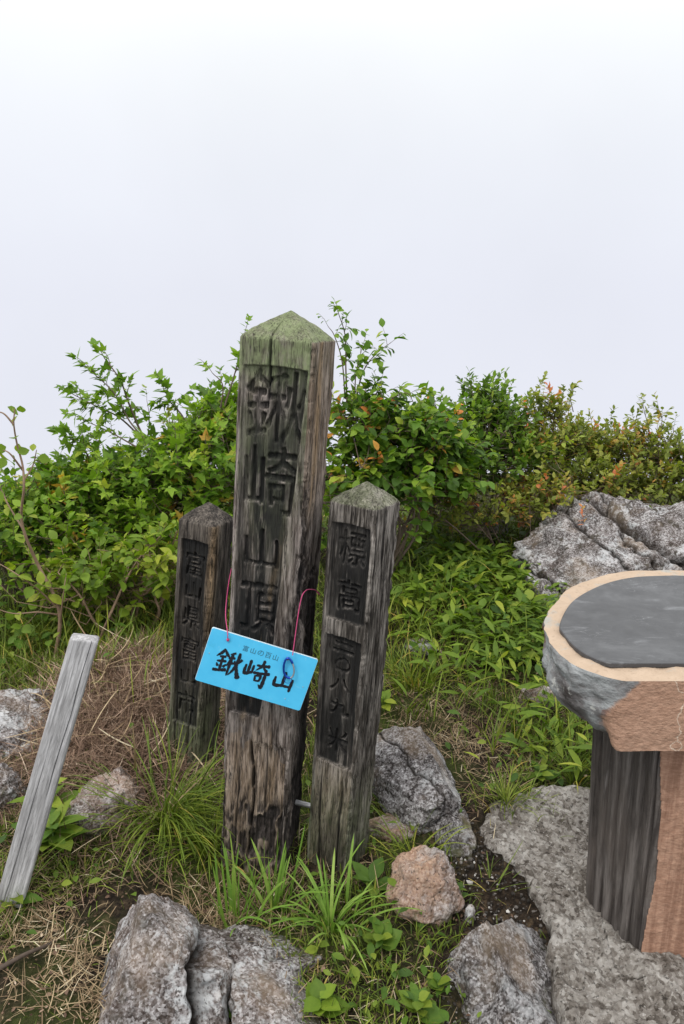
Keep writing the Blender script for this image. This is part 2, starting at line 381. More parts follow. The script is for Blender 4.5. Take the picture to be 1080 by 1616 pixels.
rock('rock', 'pale grey rock behind the leaning stake', GR[0], [
    blob((-.01, .03, .0), (.17, .18, .14), 62, [(.35, -.3, .85, .60), (-.2, -.8, .5, .7)], .2, 7, .1)], p)
p = on(-5, 1262)
rock('rock', 'lichened rock at the left edge below the pale rock', GR[3], [blob((0, 0, .02), (.085, .10, .075), 65, [], 0, 6)], p)
p = on(165, 1278)
rock('rock', 'brownish rock half buried between stake and sedge tuft', GR[4], [
    blob((0, .02, .01), (.095, .14, .085), 71, [(0, -.3, .9, .65)], -.3, 7, .1)], p)
p = on(1000, 950)
rock('boulder', 'big dark lichened granite outcrop behind the round table', GR[3], [
    blob((.07, .25, .085), (.64, .48, .46), 83, [(-.55, -.35, .75, .56), (.05, -.45, .88, .64), (-.1, -.95, .2, .72), (-.9, -.2, .3, .80)], .12, 7, .10,
         [((-.24, -.2, .2), (.95, .15, .45), .008, .035), ((.0, -.2, .2), (.75, .1, .75), .018, .06), ((-.08, -.2, .1), (.95, .2, -.15), .007, .03)], .012),
    blob((-.36, .05, -.03), (.26, .34, .26), 86, [(-.35, -.35, .85, .60), (-.8, -.2, .4, .7)], .3, 7, .09, [((-.05, -.1, .1), (.9, .2, .35), .010, .04), ((.08, -.1, .1), (.85, .3, .45), .008, .03)], .008)], p)
p = on(776, 850)
rock('rock', 'small grey rock left of the dark outcrop', GR[1], [blob((0, 0, .05), (.10, .09, .085), 91, [], .2, 6)], p)
p = on(665, 1032)
rock('rock', 'small white stone lying in the grass behind the right post', GR[0], [blob((0, 0, .02), (.075, .06, .05), 95, [(0, 0, 1, .7)], .1, 6)], p)
p = on(742, 868)
rock('rock', 'little pinkish stone in leafy grass below the small grey rock', GR[2], [blob((0, 0, .03), (.045, .04, .05), 97, [], .1, 5)], p)
p = on(742, 938)
rock('rock', 'tiny pale stone in the leafy grass left of the table', GR[4], [blob((0, 0, .03), (.045, .04, .04), 99, [], .1, 5)], p)
p = on(848, 1115)
rock('rock', 'brownish stone in the shadow under the left table rim', GR[4], [blob((0, 0, .02), (.07, .06, .07), 103, [], .1, 6)], p)
p = on(741, 1452)
rock('pebble', 'single whitish pebble below the pink granite stone', GR[0], [blob((0, 0, .012), (.018, .016, .03), 107, [], .1, 4, fine=.003)], p)
# concrete footing: rough sheet of old concrete around the pillar
fo = FO_PX
pts = np.array([onz(a, b, .0) for a, b in fo]); pts = spline(np.vstack([pts, pts[:1]]), 20)[:-1]
cen = pts.mean(0); 
rings = []; ts = np.concatenate([np.linspace(0.03, .96, 140), [.985, 1.0, 1.008, 1.01]])
zz = np.concatenate([np.zeros(140), [-.006, -.022, -.07, -.20]])
for t, dz in zip(ts, zz):
    q = cen+(pts-cen)*t; q = q.copy(); q[:, 2] = dz
    rings.append(q)
R_ = np.array(rings); q = R_.reshape(-1, 3)
edge = fbm(q*18, 4, 31); q[:, :2] += (norm(q-cen)[:, :2]*(edge*.014)[:, None]*np.repeat(ts > .5, len(pts))[:, None])
q[:, 2] += .016*fbm(xyz(q[:, 0]*7, q[:, 1]*7), 3, 41)+.011*np.abs(fbm(xyz(q[:, 0]*26, q[:, 1]*26), 4, 43))+.004*vnoise(xyz(q[:, 0]*120, q[:, 1]*120), 4)+.008
m_ = len(pts); a = (np.arange(len(ts)-1)[:, None]*m_); b = np.arange(m_)[None]; b2 = (b+1) % m_
F = np.stack([a+b, a+b2, a+m_+b2, a+m_+b], -1).reshape(-1, 4)
k = M('old_footing_concrete')
cell = k.voro(95, out='Color'); sx = k.new('ShaderNodeSeparateXYZ'); k.put(sx.inputs[0], cell)
t = k.math('ADD', k.math('MULTIPLY', k.noise(7, 6, .72), .55), k.math('ADD', k.math('MULTIPLY', k.noise(60, 5, .7), .30), k.math('MULTIPLY', sx.outputs[0], .15)))
c = k.ramp(t, [(.36, (.045, .037, .030)), (.445, (.150, .132, .116)), (.52, (.26, .240, .218)), (.65, (.43, .410, .385))])
c = k.mix(k.ramp(k.noise(120, 3, .6), [(.62, 0.0), (.70, .8)]), c, (.46, .44, .42))
c = k.mix(k.ramp(k.noise(95, 3, .6), [(.60, 0.0), (.66, .75)]), c, (.028, .024, .021))
nb = k.bump(k.noise(40, 7, .75), .9, .010); nb = k.bump(sx.outputs[2], .6, .005, nb)
MAT['footing'] = k.done(c, .93, nb, .15)
o = mobj('concrete_footing', q, F, MAT['footing']); tag(o, 'rough grey concrete footing spread around the table pillar', 'footing')

# ------------------------------------------------------------------ carved wooden posts
def glyph(ch):
    cu = bpy.data.curves.new('glyph', 'FONT'); cu.body = ch; cu.resolution_u = 3
    o = bpy.data.objects.new('glyph', cu); COL.objects.link(o)
    dg = bpy.context.evaluated_depsgraph_get(); me = bpy.data.meshes.new_from_object(o.evaluated_get(dg))
    me.calc_loop_triangles()
    v = np.array([x.co[:2] for x in me.vertices]); t = np.array([x.vertices[:] for x in me.loop_triangles])
    bpy.data.objects.remove(o); bpy.data.curves.remove(cu); bpy.data.meshes.remove(me)
    lo, hi = v.min(0), v.max(0); s = (hi-lo); s = np.maximum(s, max(s)*.12)
    return (v-(lo+hi)/2)/max(s), t
def raster(ch, U, W, cx, cz, wd, ht):
    """mask of a glyph over the grid columns U, rows W"""
    v, t = glyph(ch); v = v*np.array([wd, ht])+np.array([cx, cz])
    wv = xyz(v[:, 0]*45, v[:, 1]*45, 0); v = v+np.stack([fbm(wv, 2, 3), fbm(wv, 2, 4)], -1)*.0028
    m = np.zeros((len(W), len(U)), bool)
    for tri in v[t]:
        lo, hi = tri.min(0), tri.max(0)
        c0, c1 = np.searchsorted(U, lo[0]), np.searchsorted(U, hi[0], 'right'); r0, r1 = np.searchsorted(W, lo[1]), np.searchsorted(W, hi[1], 'right')
        if c1 <= c0 or r1 <= r0: continue
        gx, gz = np.meshgrid(U[c0:c1], W[r0:r1])
        (ax, ay), (bx, by), (cx2, cy2) = tri
        d = (by-cy2)*(ax-cx2)+(cx2-bx)*(ay-cy2)
        if abs(d) < 1e-12: continue
        l1 = ((by-cy2)*(gx-cx2)+(cx2-bx)*(gz-cy2))/d; l2 = ((cy2-ay)*(gx-cx2)+(ax-cx2)*(gz-cy2))/d
        m[r0:r1, c0:c1] |= (l1 >= 0) & (l2 >= 0) & (l1+l2 <= 1)
    return m
def blur(a, n):
    for _ in range(n):
        p = np.pad(a, 1, mode='edge'); a = (p[1:-1, :-2]+2*p[1:-1, 1:-1]+p[1:-1, 2:])/4
        p = np.pad(a, 1, mode='edge'); a = (p[:-2, 1:-1]+2*p[1:-1, 1:-1]+p[2:, 1:-1])/4
    return a
def make_post(name, label, foot, top, yaw, half, rc, cap_h, rows, recess, chars, mat, seed, style, cracks):
    """log squared to a rounded section; the planed front (-Y local) has a sunk panel with cut letters.
    recess: list of (w_low, w_high, u_left, u_right_low, u_right_high)"""
    foot = np.array(foot, float); top = np.array(top, float)
    root = empty(name, foot); tag(root, label, 'signpost')
    ax = Vector(top-foot).normalized(); L = float(np.linalg.norm(top-foot))
    root.rotation_mode = 'QUATERNION'
    root.rotation_quaternion = Vector((0, 0, 1)).rotation_difference(ax) @ Quaternion((0, 0, 1), yaw)
    a = half; fl = a-rc
    U = np.linspace(-fl, fl, 110)
    sec = [(u, -a, 0, -1) for u in U]
    def arc(cx, cy, a0, n):
        for t in np.linspace(a0, a0+math.pi/2, n+2)[1:-1]: sec.append((cx+rc*math.cos(t), cy+rc*math.sin(t), math.cos(t), math.sin(t)))
    def line(x0, y0, x1, y1, n, nx_, ny_):
        for t in np.linspace(0, 1, n): sec.append((x0+(x1-x0)*t, y0+(y1-y0)*t, nx_, ny_))
    arc(fl, -fl, -math.pi/2, 12); line(a, -fl, a, fl, 56, 1, 0); arc(fl, fl, 0, 6); line(fl, a, -fl, a, 14, 0, 1); arc(-fl, fl, math.pi/2, 6); line(-a, fl, -a, -fl, 26, -1, 0); arc(-fl, -fl, math.pi, 10)
    S = np.array(sec); nc = len(S); nu = len(U)
    per = np.concatenate([[0], np.cumsum(np.linalg.norm(np.diff(S[:, :2], axis=0), axis=1))])-fl     # arc length, 0 at the middle of the front
    W = np.linspace(-.16, L, rows); nr = len(W)
    Pg, Wg = np.meshgrid(per, W); Ug = np.full((nr, nc), np.nan); Ug[:, :nu] = U[None]
    front = np.zeros((nr, nc), bool); front[:, :nu] = True
    # sunk panel
    rec = np.zeros((nr, nc)); wob = .0035*fbm(xyz(Wg*9, 0, seed), 3, seed)
    for (w0, w1, u0, ur0, ur1) in recess:
        ur = (np.interp(Wg, ur0[0], ur0[1]) if isinstance(ur0, tuple) else ur0+(ur1-ur0)*np.clip((Wg-w0)/(w1-w0), 0, 1))+wob
        arch = .006*(np.nan_to_num(Ug)/a)**2
        e = .0022
        m = sstep(w0-e, w0+e, Wg+wob*1.5)*(1-sstep(w1-e-arch, w1+e-arch, Wg))*sstep(u0-e, u0+e, np.nan_to_num(Ug, nan=-9))*(1-sstep(ur-e, ur+e, np.nan_to_num(Ug, nan=9)))
        rec = np.maximum(rec, m*front)
    ink = np.zeros((nr, nc))
    for ch, cu_, cw_, wd, ht in chars:
        ink[:, :nu] = np.maximum(ink[:, :nu], blur(raster(ch, U, W, cu_, cw_, wd, ht).astype(float), 2))
    ink *= np.clip(.42+.75*sstep(-.50, .25, fbm(xyz(Pg*60, Wg*10, 7), 3, seed+3)), 0, 1)*rec
    ink = np.clip(ink*1.5, 0, 1); groove = blur(ink, 1); rim = np.clip(blur(ink, 5)*1.0-ink, 0, 1)
    grain = fbm(xyz(Pg*130, Wg*5, seed), 4, seed+1); broad = fbm(xyz(Pg*24, Wg*2.2, seed+.5), 3, seed+2)
    D = -.0022*np.abs(grain)*1.5+.0018*broad - rec*.011 - groove*.009 + rim*.002
    low = sstep(.55, .05, Wg)
    D -= low*.005*np.abs(fbm(xyz(Pg*55, Wg*9, seed), 3, seed+8))
    crk = np.zeros((nr, nc))
    for cc in (fl+rc*.8, -fl-rc*.8+0*fl, 3*a-rc):
        cd = np.exp(-((Pg-cc)/(rc*1.1))**2)
        D -= cd*(.0075*np.clip(fbm(xyz(Wg*11, cc*40, 2), 4, seed+31)-.05, 0, 1)+.004*np.clip(fbm(xyz(Wg*45, cc*40, 5), 3, seed+33), 0, 1))
    for (s0, wa, wb, wd, dep) in cracks:
        line_ = s0+.007*fbm(xyz(Wg*4, s0*50, 1), 3, seed+5)
        m = np.exp(-((Pg-line_)/wd)**2)*sstep(wa-.04, wa+.06, Wg)*(1-sstep(wb-.08, wb+.03, Wg))
        D -= m*dep; crk = np.maximum(crk, m)
    A = style(dict(P=Pg, W=Wg, U=Ug, rec=rec, front=front, L=L, a=a, seed=seed))
    D += A.pop('disp', 0)
    A['ink'] = np.clip(ink*.62+crk*.9, 0, 1)  # letter ink, with dark colour along the cracks
    ed_ = np.clip(blur(rec, 3)*(1-rec)*3, 0, 1)*.5
    A['worn'] = np.clip(rim*2.6*sstep(-.3, .5, fbm(xyz(Pg*40, Wg*25, 4), 3, seed+21))*rec, 0, .75)+ed_*.3
    fadein = 1-.9*sstep(L-.012, L, Wg)
    V = np.empty((nr, nc, 3)); V[..., 0] = S[None, :, 0]+S[None, :, 2]*D*1.0; V[..., 1] = S[None, :, 1]+S[None, :, 3]*D; V[..., 2] = Wg
    # pyramid top
    nk = 26; caps = []; kt = np.linspace(0, 1, nk+1)[1:]
    last = V[-1]
    for t in kt:
        s = (1-t); q = last.copy(); q[:, :2] = last[:, :2]*max(s, .0005)
        q[:, 2] = L+cap_h*(t**.80)+.0022*fbm(xyz(q[:, 0]*60, q[:, 1]*60, seed), 3, seed)*(1-t*.6)
        caps.append(q)
    VV = np.concatenate([V.reshape(-1, 3), np.array(caps).reshape(-1, 3)]); tot = nr+nk
    i = (np.arange(tot-1)[:, None]*nc); j = np.arange(nc)[None]; j2 = (j+1) % nc
    Fq = np.stack([i+j, i+j2, i+nc+j2, i+nc+j], -1).reshape(-1, 4)
    AT = {}
    for key in ('paint', 'lichen', 'bare', 'char', 'ink', 'worn'):
        base = A.get(key, np.zeros((nr, nc))); capv = A.get(key+'_cap', 0.0)
        AT[key] = np.concatenate([np.clip(base, 0, 1).ravel(), np.full(nk*nc, capv)])
    row = np.repeat(np.arange(tot-1), nc); colr = np.tile(np.arange(nc), tot-1)
    r_rec = np.concatenate([rec.ravel(), np.zeros(nk*nc)])
    in_panel = (r_rec[Fq].max(1) > .5) & (colr < nu)
    wtop = max(r[1] for r in recess)
    in_cap = (np.concatenate([W, np.full(nk, 9.)])[row] > wtop+.004) & ~in_panel
    for nm, keep in (('shaft', ~in_panel & ~in_cap), ('carved_panel', in_panel), ('cap', in_cap)):
        v, f, at_ = sub_faces(VV, Fq, keep, AT); mobj(nm, v, f, mat, root, attrs=at_)
    return root
def wz(py, Y):  return float(at(540, py, Y)[2])

def style_tall(g):
    P, W, U, rec, front, L, a, sd = (g[k] for k in ('P', 'W', 'U', 'rec', 'front', 'L', 'a', 'seed'))
    n = fbm(xyz(P*12, W*4.5, 3), 4, 71); n2 = fbm(xyz(P*55, W*6, 3), 3, 72)
    right = (P > a-.012) & (P < a*3)
    # front: moss-green wood showing between worn black paint, blacker lower down
    paint = rec*np.clip(.95+.5*n-.25*sstep(.85, 1.35, W)+.35*n2, 0, 1)
    lich = np.clip(sstep(L-.14, L-.05, W)*1.0 + front*sstep(.7, 1.25, W)*(.50+.5*n), 0, 1)*(1-right*.92)
    bare = right*sstep(.95, 1.1, W)*np.clip(.30+1.1*np.exp(-((P-a-.052)/.016)**2), 0, 1)*.85 + front*(1-rec)*sstep(.55, .3, W)*.35*(n > -.2)
    strip = front*sstep(.42, .5, W)*sstep(1.0, .82, W)*np.exp(-((np.nan_to_num(U, nan=9)-(-.045+.075*np.clip((W-.42)/.5, 0, 1)))/.008)**2)
    bare = np.maximum(bare, strip)
    # charred, flaky wound on the right corner, and rot near the foot
    edge = .02*n
    wound = sstep(a-.035, a-.015, P+edge)*sstep(.50, .62, W+.18*n)*(1-sstep(.93, 1.04, W+.16*n-.9*np.clip(a+.03-P, -.05, .05)))*(P < a*2.6)
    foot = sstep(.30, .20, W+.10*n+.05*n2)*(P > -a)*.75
    side_dark = sstep(a+.055, a+.10, P)*sstep(.95, .70, W)*(P < 3*a)  # shade on the lower right side, painted into the wood colour
    flake = np.abs(fbm(xyz(P*38, W*14, 5), 3, 74))
    blk = sstep(.40, .37, W)*sstep(.02, .06, W)*front
    gap = np.exp(-((np.nan_to_num(U, nan=9)-(-.012+.01*n))/.0028)**2)*blk
    slab = blk*sstep(-.010, -.004, np.nan_to_num(U, nan=9)-.01*n)
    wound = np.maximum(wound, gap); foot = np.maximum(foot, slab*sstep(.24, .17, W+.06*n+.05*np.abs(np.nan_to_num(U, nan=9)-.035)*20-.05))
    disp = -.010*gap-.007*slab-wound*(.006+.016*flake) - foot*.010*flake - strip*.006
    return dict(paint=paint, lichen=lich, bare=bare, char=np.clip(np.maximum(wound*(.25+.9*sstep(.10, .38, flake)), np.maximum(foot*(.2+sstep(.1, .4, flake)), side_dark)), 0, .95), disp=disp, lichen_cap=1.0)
def style_right(g):
    P, W, U, rec, front, L, a, sd = (g[k] for k in ('P', 'W', 'U', 'rec', 'front', 'L', 'a', 'seed'))
    n = fbm(xyz(P*12, W*4, 3), 4, 81); n2 = fbm(xyz(P*60, W*5, 3), 3, 82)
    paint = rec*np.clip(.95+.25*n+.2*n2, 0, 1)
    char = np.clip(front*sstep(L-.02, L-.075, W)*(1-rec)*(.45+.5*n)*sstep(L-.2, L-.1, W), 0, .8)
    char = np.maximum(char, np.exp(-((P-a-.050)/.007)**2)*.55*sstep(-.4, .2, n)*(W > .1))
    char = np.maximum(char, sstep(.30, .12, W)*front*np.clip(.45+.6*n, 0, .8))
    return dict(paint=paint, char=char, bare=front*sstep(.4, .2, W)*.25, lichen=sstep(.35, .1, W)*.35, lichen_cap=.35, disp=0*P)
def style_left(g):
    P, W, U, rec, front, L, a, sd = (g[k] for k in ('P', 'W', 'U', 'rec', 'front', 'L', 'a', 'seed'))
    n = fbm(xyz(P*12, W*4, 3), 4, 91); n2 = fbm(xyz(P*60, W*5, 3), 3, 92)
    paint = rec*np.clip(1.0+.3*n+.2*n2, 0, 1)
    bare = np.exp(-((P-a-.004)/.017)**2)*sstep(.35, .7, W)*(.75+.3*n)
    char = sstep(a+.03, a+.07, P)*(P < 3*a)*.6  # right side turned from the light: its shade is painted dark
    return dict(paint=paint, bare=bare, char=char, lichen=sstep(.4, .1, W)*.4, lichen_cap=.0, disp=0*P)

YT = 1.85
footT = at(413, 1355, YT); footT[2] = 0.0; topT = at(457, 535, YT)
LT = float(np.linalg.norm(topT-footT))
def wl(py, dy=-.09): return wz(py, YT+dy)
aT = .092
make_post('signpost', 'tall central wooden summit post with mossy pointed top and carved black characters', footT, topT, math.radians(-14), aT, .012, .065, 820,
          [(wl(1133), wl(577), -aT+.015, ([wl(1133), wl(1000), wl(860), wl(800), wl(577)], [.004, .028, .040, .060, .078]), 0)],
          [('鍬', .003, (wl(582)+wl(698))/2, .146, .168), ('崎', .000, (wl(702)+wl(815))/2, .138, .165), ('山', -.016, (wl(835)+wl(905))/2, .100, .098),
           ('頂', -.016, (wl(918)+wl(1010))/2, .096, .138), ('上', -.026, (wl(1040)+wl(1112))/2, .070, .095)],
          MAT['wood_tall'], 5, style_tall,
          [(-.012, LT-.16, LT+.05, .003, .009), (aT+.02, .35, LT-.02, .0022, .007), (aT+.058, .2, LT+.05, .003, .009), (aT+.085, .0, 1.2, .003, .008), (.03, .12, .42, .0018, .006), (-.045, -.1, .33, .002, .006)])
YR = 1.83
footR = at(533, 1368, YR); footR[2] = 0.0; topR = at(577, 792, YR)
aR = .067
def wr(py): return wz(py, YR-.075)
make_post('signpost', 'shorter weathered post on the right with elevation characters in two black panels', footR, topR, math.radians(-30), aR, .012, .052, 620,
          [(wr(1216), wr(1012), -aR+.014, aR-.014, aR-.014), (wr(986), wr(832), -aR+.014, aR-.014, aR-.014)],
          [('標', .002, (wr(838)+wr(905))/2, .072, .088), ('高', .002, (wr(916)+wr(976))/2, .070, .078), ('二', .0, (wr(1018)+wr(1043))/2, .060, .030), ('〇', .0, (wr(1046)+wr(1070))/2, .050, .034),
           ('八', .0, (wr(1076)+wr(1104))/2, .060, .036), ('九', .0, (wr(1110)+wr(1140))/2, .062, .042), ('米', .0, (wr(1152)+wr(1206))/2, .066, .068)],
          MAT['wood_side'], 15, style_right,
          [(aR+.012, .1, 1.1, .0022, .006), (aR+.048, -.1, 1.1, .004, .010), (aR+.075, .1, .9, .003, .008), (-.03, -.1, .3, .003, .008), (.03, -.1, .28, .003, .006)])
YL = 2.25
footL = at(305, 1225, YL); footL[2] = float(H(footL[0], footL[1]))-.02; topL = at(328, 820, YL)
aL = .066
bL = float(footL[2])
def wlf(py): return wz(py, YL-.08)-bL
make_post('signpost', 'short dark post on the left, partly behind the blue board, with carved place characters', footL, topL, math.radians(-24), aL, .018, .056, 560,
          [(wlf(1150), wlf(856), -aL+.021, aL-.020, aL-.020)],
          [('富', -.002, (wlf(872)+wlf(918))/2, .070, .078), ('山', -.002, (wlf(924)+wlf(952))/2, .066, .050), ('県', -.002, (wlf(960)+wlf(1002))/2, .066, .072), ('富', -.002, (wlf(1008)+wlf(1056))/2, .070, .078),
           ('山', -.002, (wlf(1062)+wlf(1090))/2, .066, .050), ('市', -.002, (wlf(1094)+wlf(1142))/2, .072, .080)],
          MAT['wood_dark'], 25, style_left, [(aL+.02, .1, .8, .003, .008), (-.03, -.1, .3, .003, .007), (.02, -.1, .35, .003, .006)])
# steel strap between the tall and the right post
MAT['steel'] = plain('dull_steel', (.42, .42, .43), .45, .2, 60, .8)
pa, pb = at(452, 1262, 1.86), at(500, 1274, 1.83)
V, F = tubes([(np.array([pa, pa*.5+pb*.5, pb]), .0075)], 8)
o = mobj('steel_rod', V, F, MAT['steel']); tag(o, 'short dull steel rod joining the tall and right posts near the ground', 'rod')

# leaning stake
bot = at(12, 1400, 1.66); bot[2] = -.02; tp = at(134, 1008, 1.74)
root = empty('leaning_stake', bot); tag(root, 'silver grey weathered wooden stake leaning at the left edge', 'stake')
ax = Vector(tp-bot); Ls = ax.length; root.rotation_mode = 'QUATERNION'
root.rotation_quaternion = Vector((0, 0, 1)).rotation_difference(ax.normalized()) @ Quaternion((0, 0, 1), math.radians(9))
hx, hy, rc = .034, .022, .006; sec = []
for cx, cy, a0 in ((hx-rc, -hy+rc, -math.pi/2), (hx-rc, hy-rc, 0), (-hx+rc, hy-rc, math.pi/2), (-hx+rc, -hy+rc, math.pi)):
    for t in np.linspace(0, math.pi/2, 5): sec.append((cx+rc*math.cos(a0+t), cy+rc*math.sin(a0+t)))
sec = np.array(sec); sec = np.vstack([sec, sec[:1]]); d = np.concatenate([[0], np.cumsum(np.linalg.norm(np.diff(sec, axis=0), axis=1))])
s = np.linspace(0, d[-1], 321)[:-1]; S = np.stack([np.interp(s, d, sec[:, 0]), np.interp(s, d, sec[:, 1])], -1)
W = np.linspace(-.1, Ls, 260); Sg, Wg = np.meshgrid(s, W)
D = .0006*fbm(xyz(Sg*160, Wg*4, 1), 4, 3)-.0005
crack = np.exp(-((Sg-(.012+.0165*2+.004*fbm(xyz(Wg*4, 0, 2), 3, 6)))/.0016)**2)*0
top_face_c = d[-1]-.026+.0*Wg   # middle of the face turned to the camera
cl = .5*(np.abs((Sg-(d[-1]-.028))-.010*np.sin(Wg*4+1)) < .0)
cr1 = np.exp(-((Sg-(d[-1]-.016+.010*(Wg/Ls)+.002*fbm(xyz(Wg*9, 1, 2), 2, 8)))/.0013)**2)*sstep(.30, .38, Wg)
cr2 = np.exp(-((Sg-(d[-1]-.040+.003*fbm(xyz(Wg*7, 1, 9), 2, 9)))/.0012)**2)*sstep(.5, .3, Wg)
D = D-.005*cr1-.003*cr2
nv = norm(S); V = np.empty(Sg.shape+(3,)); taper = 1.04-.06*(Wg/Ls)
V[..., 0] = (S[None, :, 0]+nv[None, :, 0]*D)*taper; V[..., 1] = (S[None, :, 1]+nv[None, :, 1]*D)*taper; V[..., 2] = Wg
caps = []
for sc_, dz in ((.93, .004), (.6, .006), (.0005, .007)):
    q = V[-1].copy(); q[:, :2] *= sc_; q[:, 2] = Ls+dz+q[:, 0]*.12; caps.append(q)
V[-1, :, 2] += V[-1, :, 0]*.12
VV = np.concatenate([V.reshape(-1, 3), np.array(caps).reshape(-1, 3)]); nc = len(S); tot = len(W)+3
i = np.arange(tot-1)[:, None]*nc; j = np.arange(nc)[None]; j2 = (j+1) % nc
F = np.stack([i+j, i+j2, i+nc+j2, i+nc+j], -1).reshape(-1, 4)
at_ = {'ink': np.concatenate([np.clip(cr1+.8*cr2, 0, 1).ravel()*.8, np.zeros(3*nc)])}  # dark colour along the two cracks, no lettering here
mobj('stake_shaft', VV, F, MAT['wood_stake'], root, attrs=at_)

# ------------------------------------------------------------------ blue name board hung on the tall post
k = M('sky_blue_paint'); f = k.noise(30, 4)
c = k.mix(f, (.055, .44, .76), (.10, .56, .87)); c = k.mix(k.ramp(k.noise(55, 6, .75), [(.62, 0.0), (.70, .35)]), c, (.30, .62, .80)); c = k.mix(k.ramp(k.noise(22, 6, .75), [(.60, 0.0), (.72, .25)]), c, (.03, .25, .42)); MAT['blue'] = k.done(c, .42, k.bump(k.noise(140, 3), .08, .001), .4)
MAT['board_edge'] = plain('board_edge_white', (.55, .66, .72), .6)
MAT['black'] = plain('black_paint', (.008, .009, .016), .5, .3)
MAT['grey_print'] = plain('small_dark_print', (.03, .13, .20), .6, .3)
MAT['pink'] = plain('pink_cord', (.48, .06, .17), .7, .3, 400)
MAT['carabiner'] = plain('blue_anodised', (.015, .07, .40), .28, .2, 40, .7)
cs = at(405.5, 1055.5, 1.712)
sign = empty('name_board', cs); sign.rotation_mode = 'XYZ'
ROLL = math.radians(19.5); sign.rotation_euler = (math.radians(-4), ROLL, math.radians(2))
tag(sign, 'small sky blue board with black brush characters hanging crooked on the tall post', 'sign board')
SW, SH, ST = .270, .142, .006
def rbox(w_, h_, t_, r_, n=5):
    o2 = []
    for cx, cz, a0 in ((w_/2-r_, -h_/2+r_, -math.pi/2), (w_/2-r_, h_/2-r_, 0), (-w_/2+r_, h_/2-r_, math.pi/2), (-w_/2+r_, -h_/2+r_, math.pi)):
        for t in np.linspace(0, math.pi/2, n): o2.append((cx+r_*math.cos(a0+t), cz+r_*math.sin(a0+t)))
    return np.array(o2)
def plate_mesh(name, ol, y0, y1, mat_face, mat_side, parent, bev=.0006):
    """closed outline ol (x,z) extruded from y0 (front) to y1"""
    n = len(ol); me = bpy.data.meshes.new(name)
    ins = ol-norm(ol)*bev
    V = [(x, y0, z) for x, z in ins]+[(x, y0+bev, z) for x, z in ol]+[(x, y1, z) for x, z in ol]
    F = [tuple(range(n))]+[tuple(range(2*n, 3*n))[::-1]]
    for r in (0, n):
        for i in range(n): F.append((r+i, r+n+i, r+n+(i+1) % n, r+(i+1) % n))
    me.from_pydata(V, [], F); me.materials.append(mat_face); me.materials.append(mat_side); me.update()
    for p_ in me.polygons[2:]: p_.material_index = 1
    return obj(name, me, parent)
plate_mesh('board', rbox(SW, SH, ST, .005), -ST, 0, MAT['blue'], MAT['board_edge'], sign)
BR = {   # brush strokes: points (x, y) in a unit box, with half widths
 '鍬': [[(.27, 1.0, .028), (.17, .82, .040), (.0, .64, .012)], [(.28, .96, .020), (.40, .80, .040), (.52, .72, .016)], [(.13, .66, .030), (.38, .71, .034)], [(.07, .47, .030), (.44, .54, .034)],
       [(.26, .70, .032), (.26, .16, .036)], [(.08, .40, .016), (.16, .27, .040)], [(.45, .43, .018), (.36, .28, .040)], [(.0, .10, .042), (.25, .14, .034), (.52, .22, .048)],
       [(.70, .95, .034), (.50, .84, .016)], [(.47, .68, .026), (.73, .75, .032)], [(.60, .92, .034), (.585, .5, .038), (.58, .0, .022)], [(.57, .66, .030), (.51, .46, .026), (.45, .36, .010)], [(.61, .62, .018), (.69, .48, .036)],
       [(.73, .66, .018), (.76, .50, .042)], [(1.0, .78, .040), (.90, .58, .012)], [(.85, 1.0, .038), (.85, .62, .042), (.77, .30, .034), (.63, .04, .010)], [(.85, .54, .020), (.92, .26, .042), (1.04, .0, .066)]],
 '崎': [[(.17, .90, .040), (.17, .38, .040)], [(.02, .70, .030), (.04, .36, .046), (.33, .46, .034)], [(.33, .74, .036), (.32, .40, .030)],
       [(.43, .76, .030), (.70, .79, .030), (.98, .84, .046)], [(.70, 1.02, .038), (.66, .78, .036), (.44, .55, .010)], [(.71, .74, .018), (.92, .60, .050)], [(.38, .46, .038), (.70, .50, .030), (1.06, .56, .048)],
       [(.50, .38, .028), (.53, .15, .030)], [(.50, .37, .024), (.72, .40, .034), (.70, .17, .028)], [(.53, .18, .022), (.70, .20, .024)], [(.89, .52, .040), (.88, .10, .048), (.84, -.02, .040), (.72, .08, .008)]],
 '山': [[(.50, 1.0, .050), (.50, .26, .050)], [(.08, .66, .034), (.12, .24, .060), (.50, .28, .046), (.92, .30, .040)], [(.93, .72, .050), (.91, .05, .044)]]}
def brush(ch, cx, cz, wd, ht, y, parent):
    V, F = [], []
    for kk, st in enumerate(BR[ch]):
        st = np.array(st); P2 = spline(st, 7); n = len(P2)
        t = norm(np.gradient(P2[:, :2], axis=0)); nn = np.stack([-t[:, 1], t[:, 0]], -1)
        wdn = P2[:, 2]*1.6*(1+.12*np.sin(np.arange(n)*1.9+kk)); wdn[0] *= .6; wdn[-1] *= .5
        for s_ in (1, -1):
            pass
        A_ = P2[:, :2]+nn*wdn[:, None]; B_ = P2[:, :2]-nn*wdn[:, None]; off = len(V)
        ex = y-.00004*kk
        for q in (A_, B_):
            for r in q: V.append((cx+(r[0]-.5)*wd, ex, cz+(r[1]-.5)*ht))
        for i in range(n-1): F.append((off+i, off+n+i, off+n+i+1, off+i+1))
    o = mobj('character', V, F, MAT['black'], parent, False); return o
brush('鍬', -.072, -.004, .063, .066, -ST-.0004, sign)
brush('崎', .001, -.006, .060, .068, -ST-.0004, sign)
brush('山', .071, -.009, .050, .052, -ST-.0004, sign)
for i, ch in enumerate('富山の百山'):
    v, t = glyph(ch); s_ = .0150
    V = np.stack([v[:, 0]*s_-.0420+i*.0190, np.full(len(v), -ST-.0005), v[:, 1]*s_+.0445], -1)
    mobj('small_character', V, t, MAT['grey_print'], sign, False)
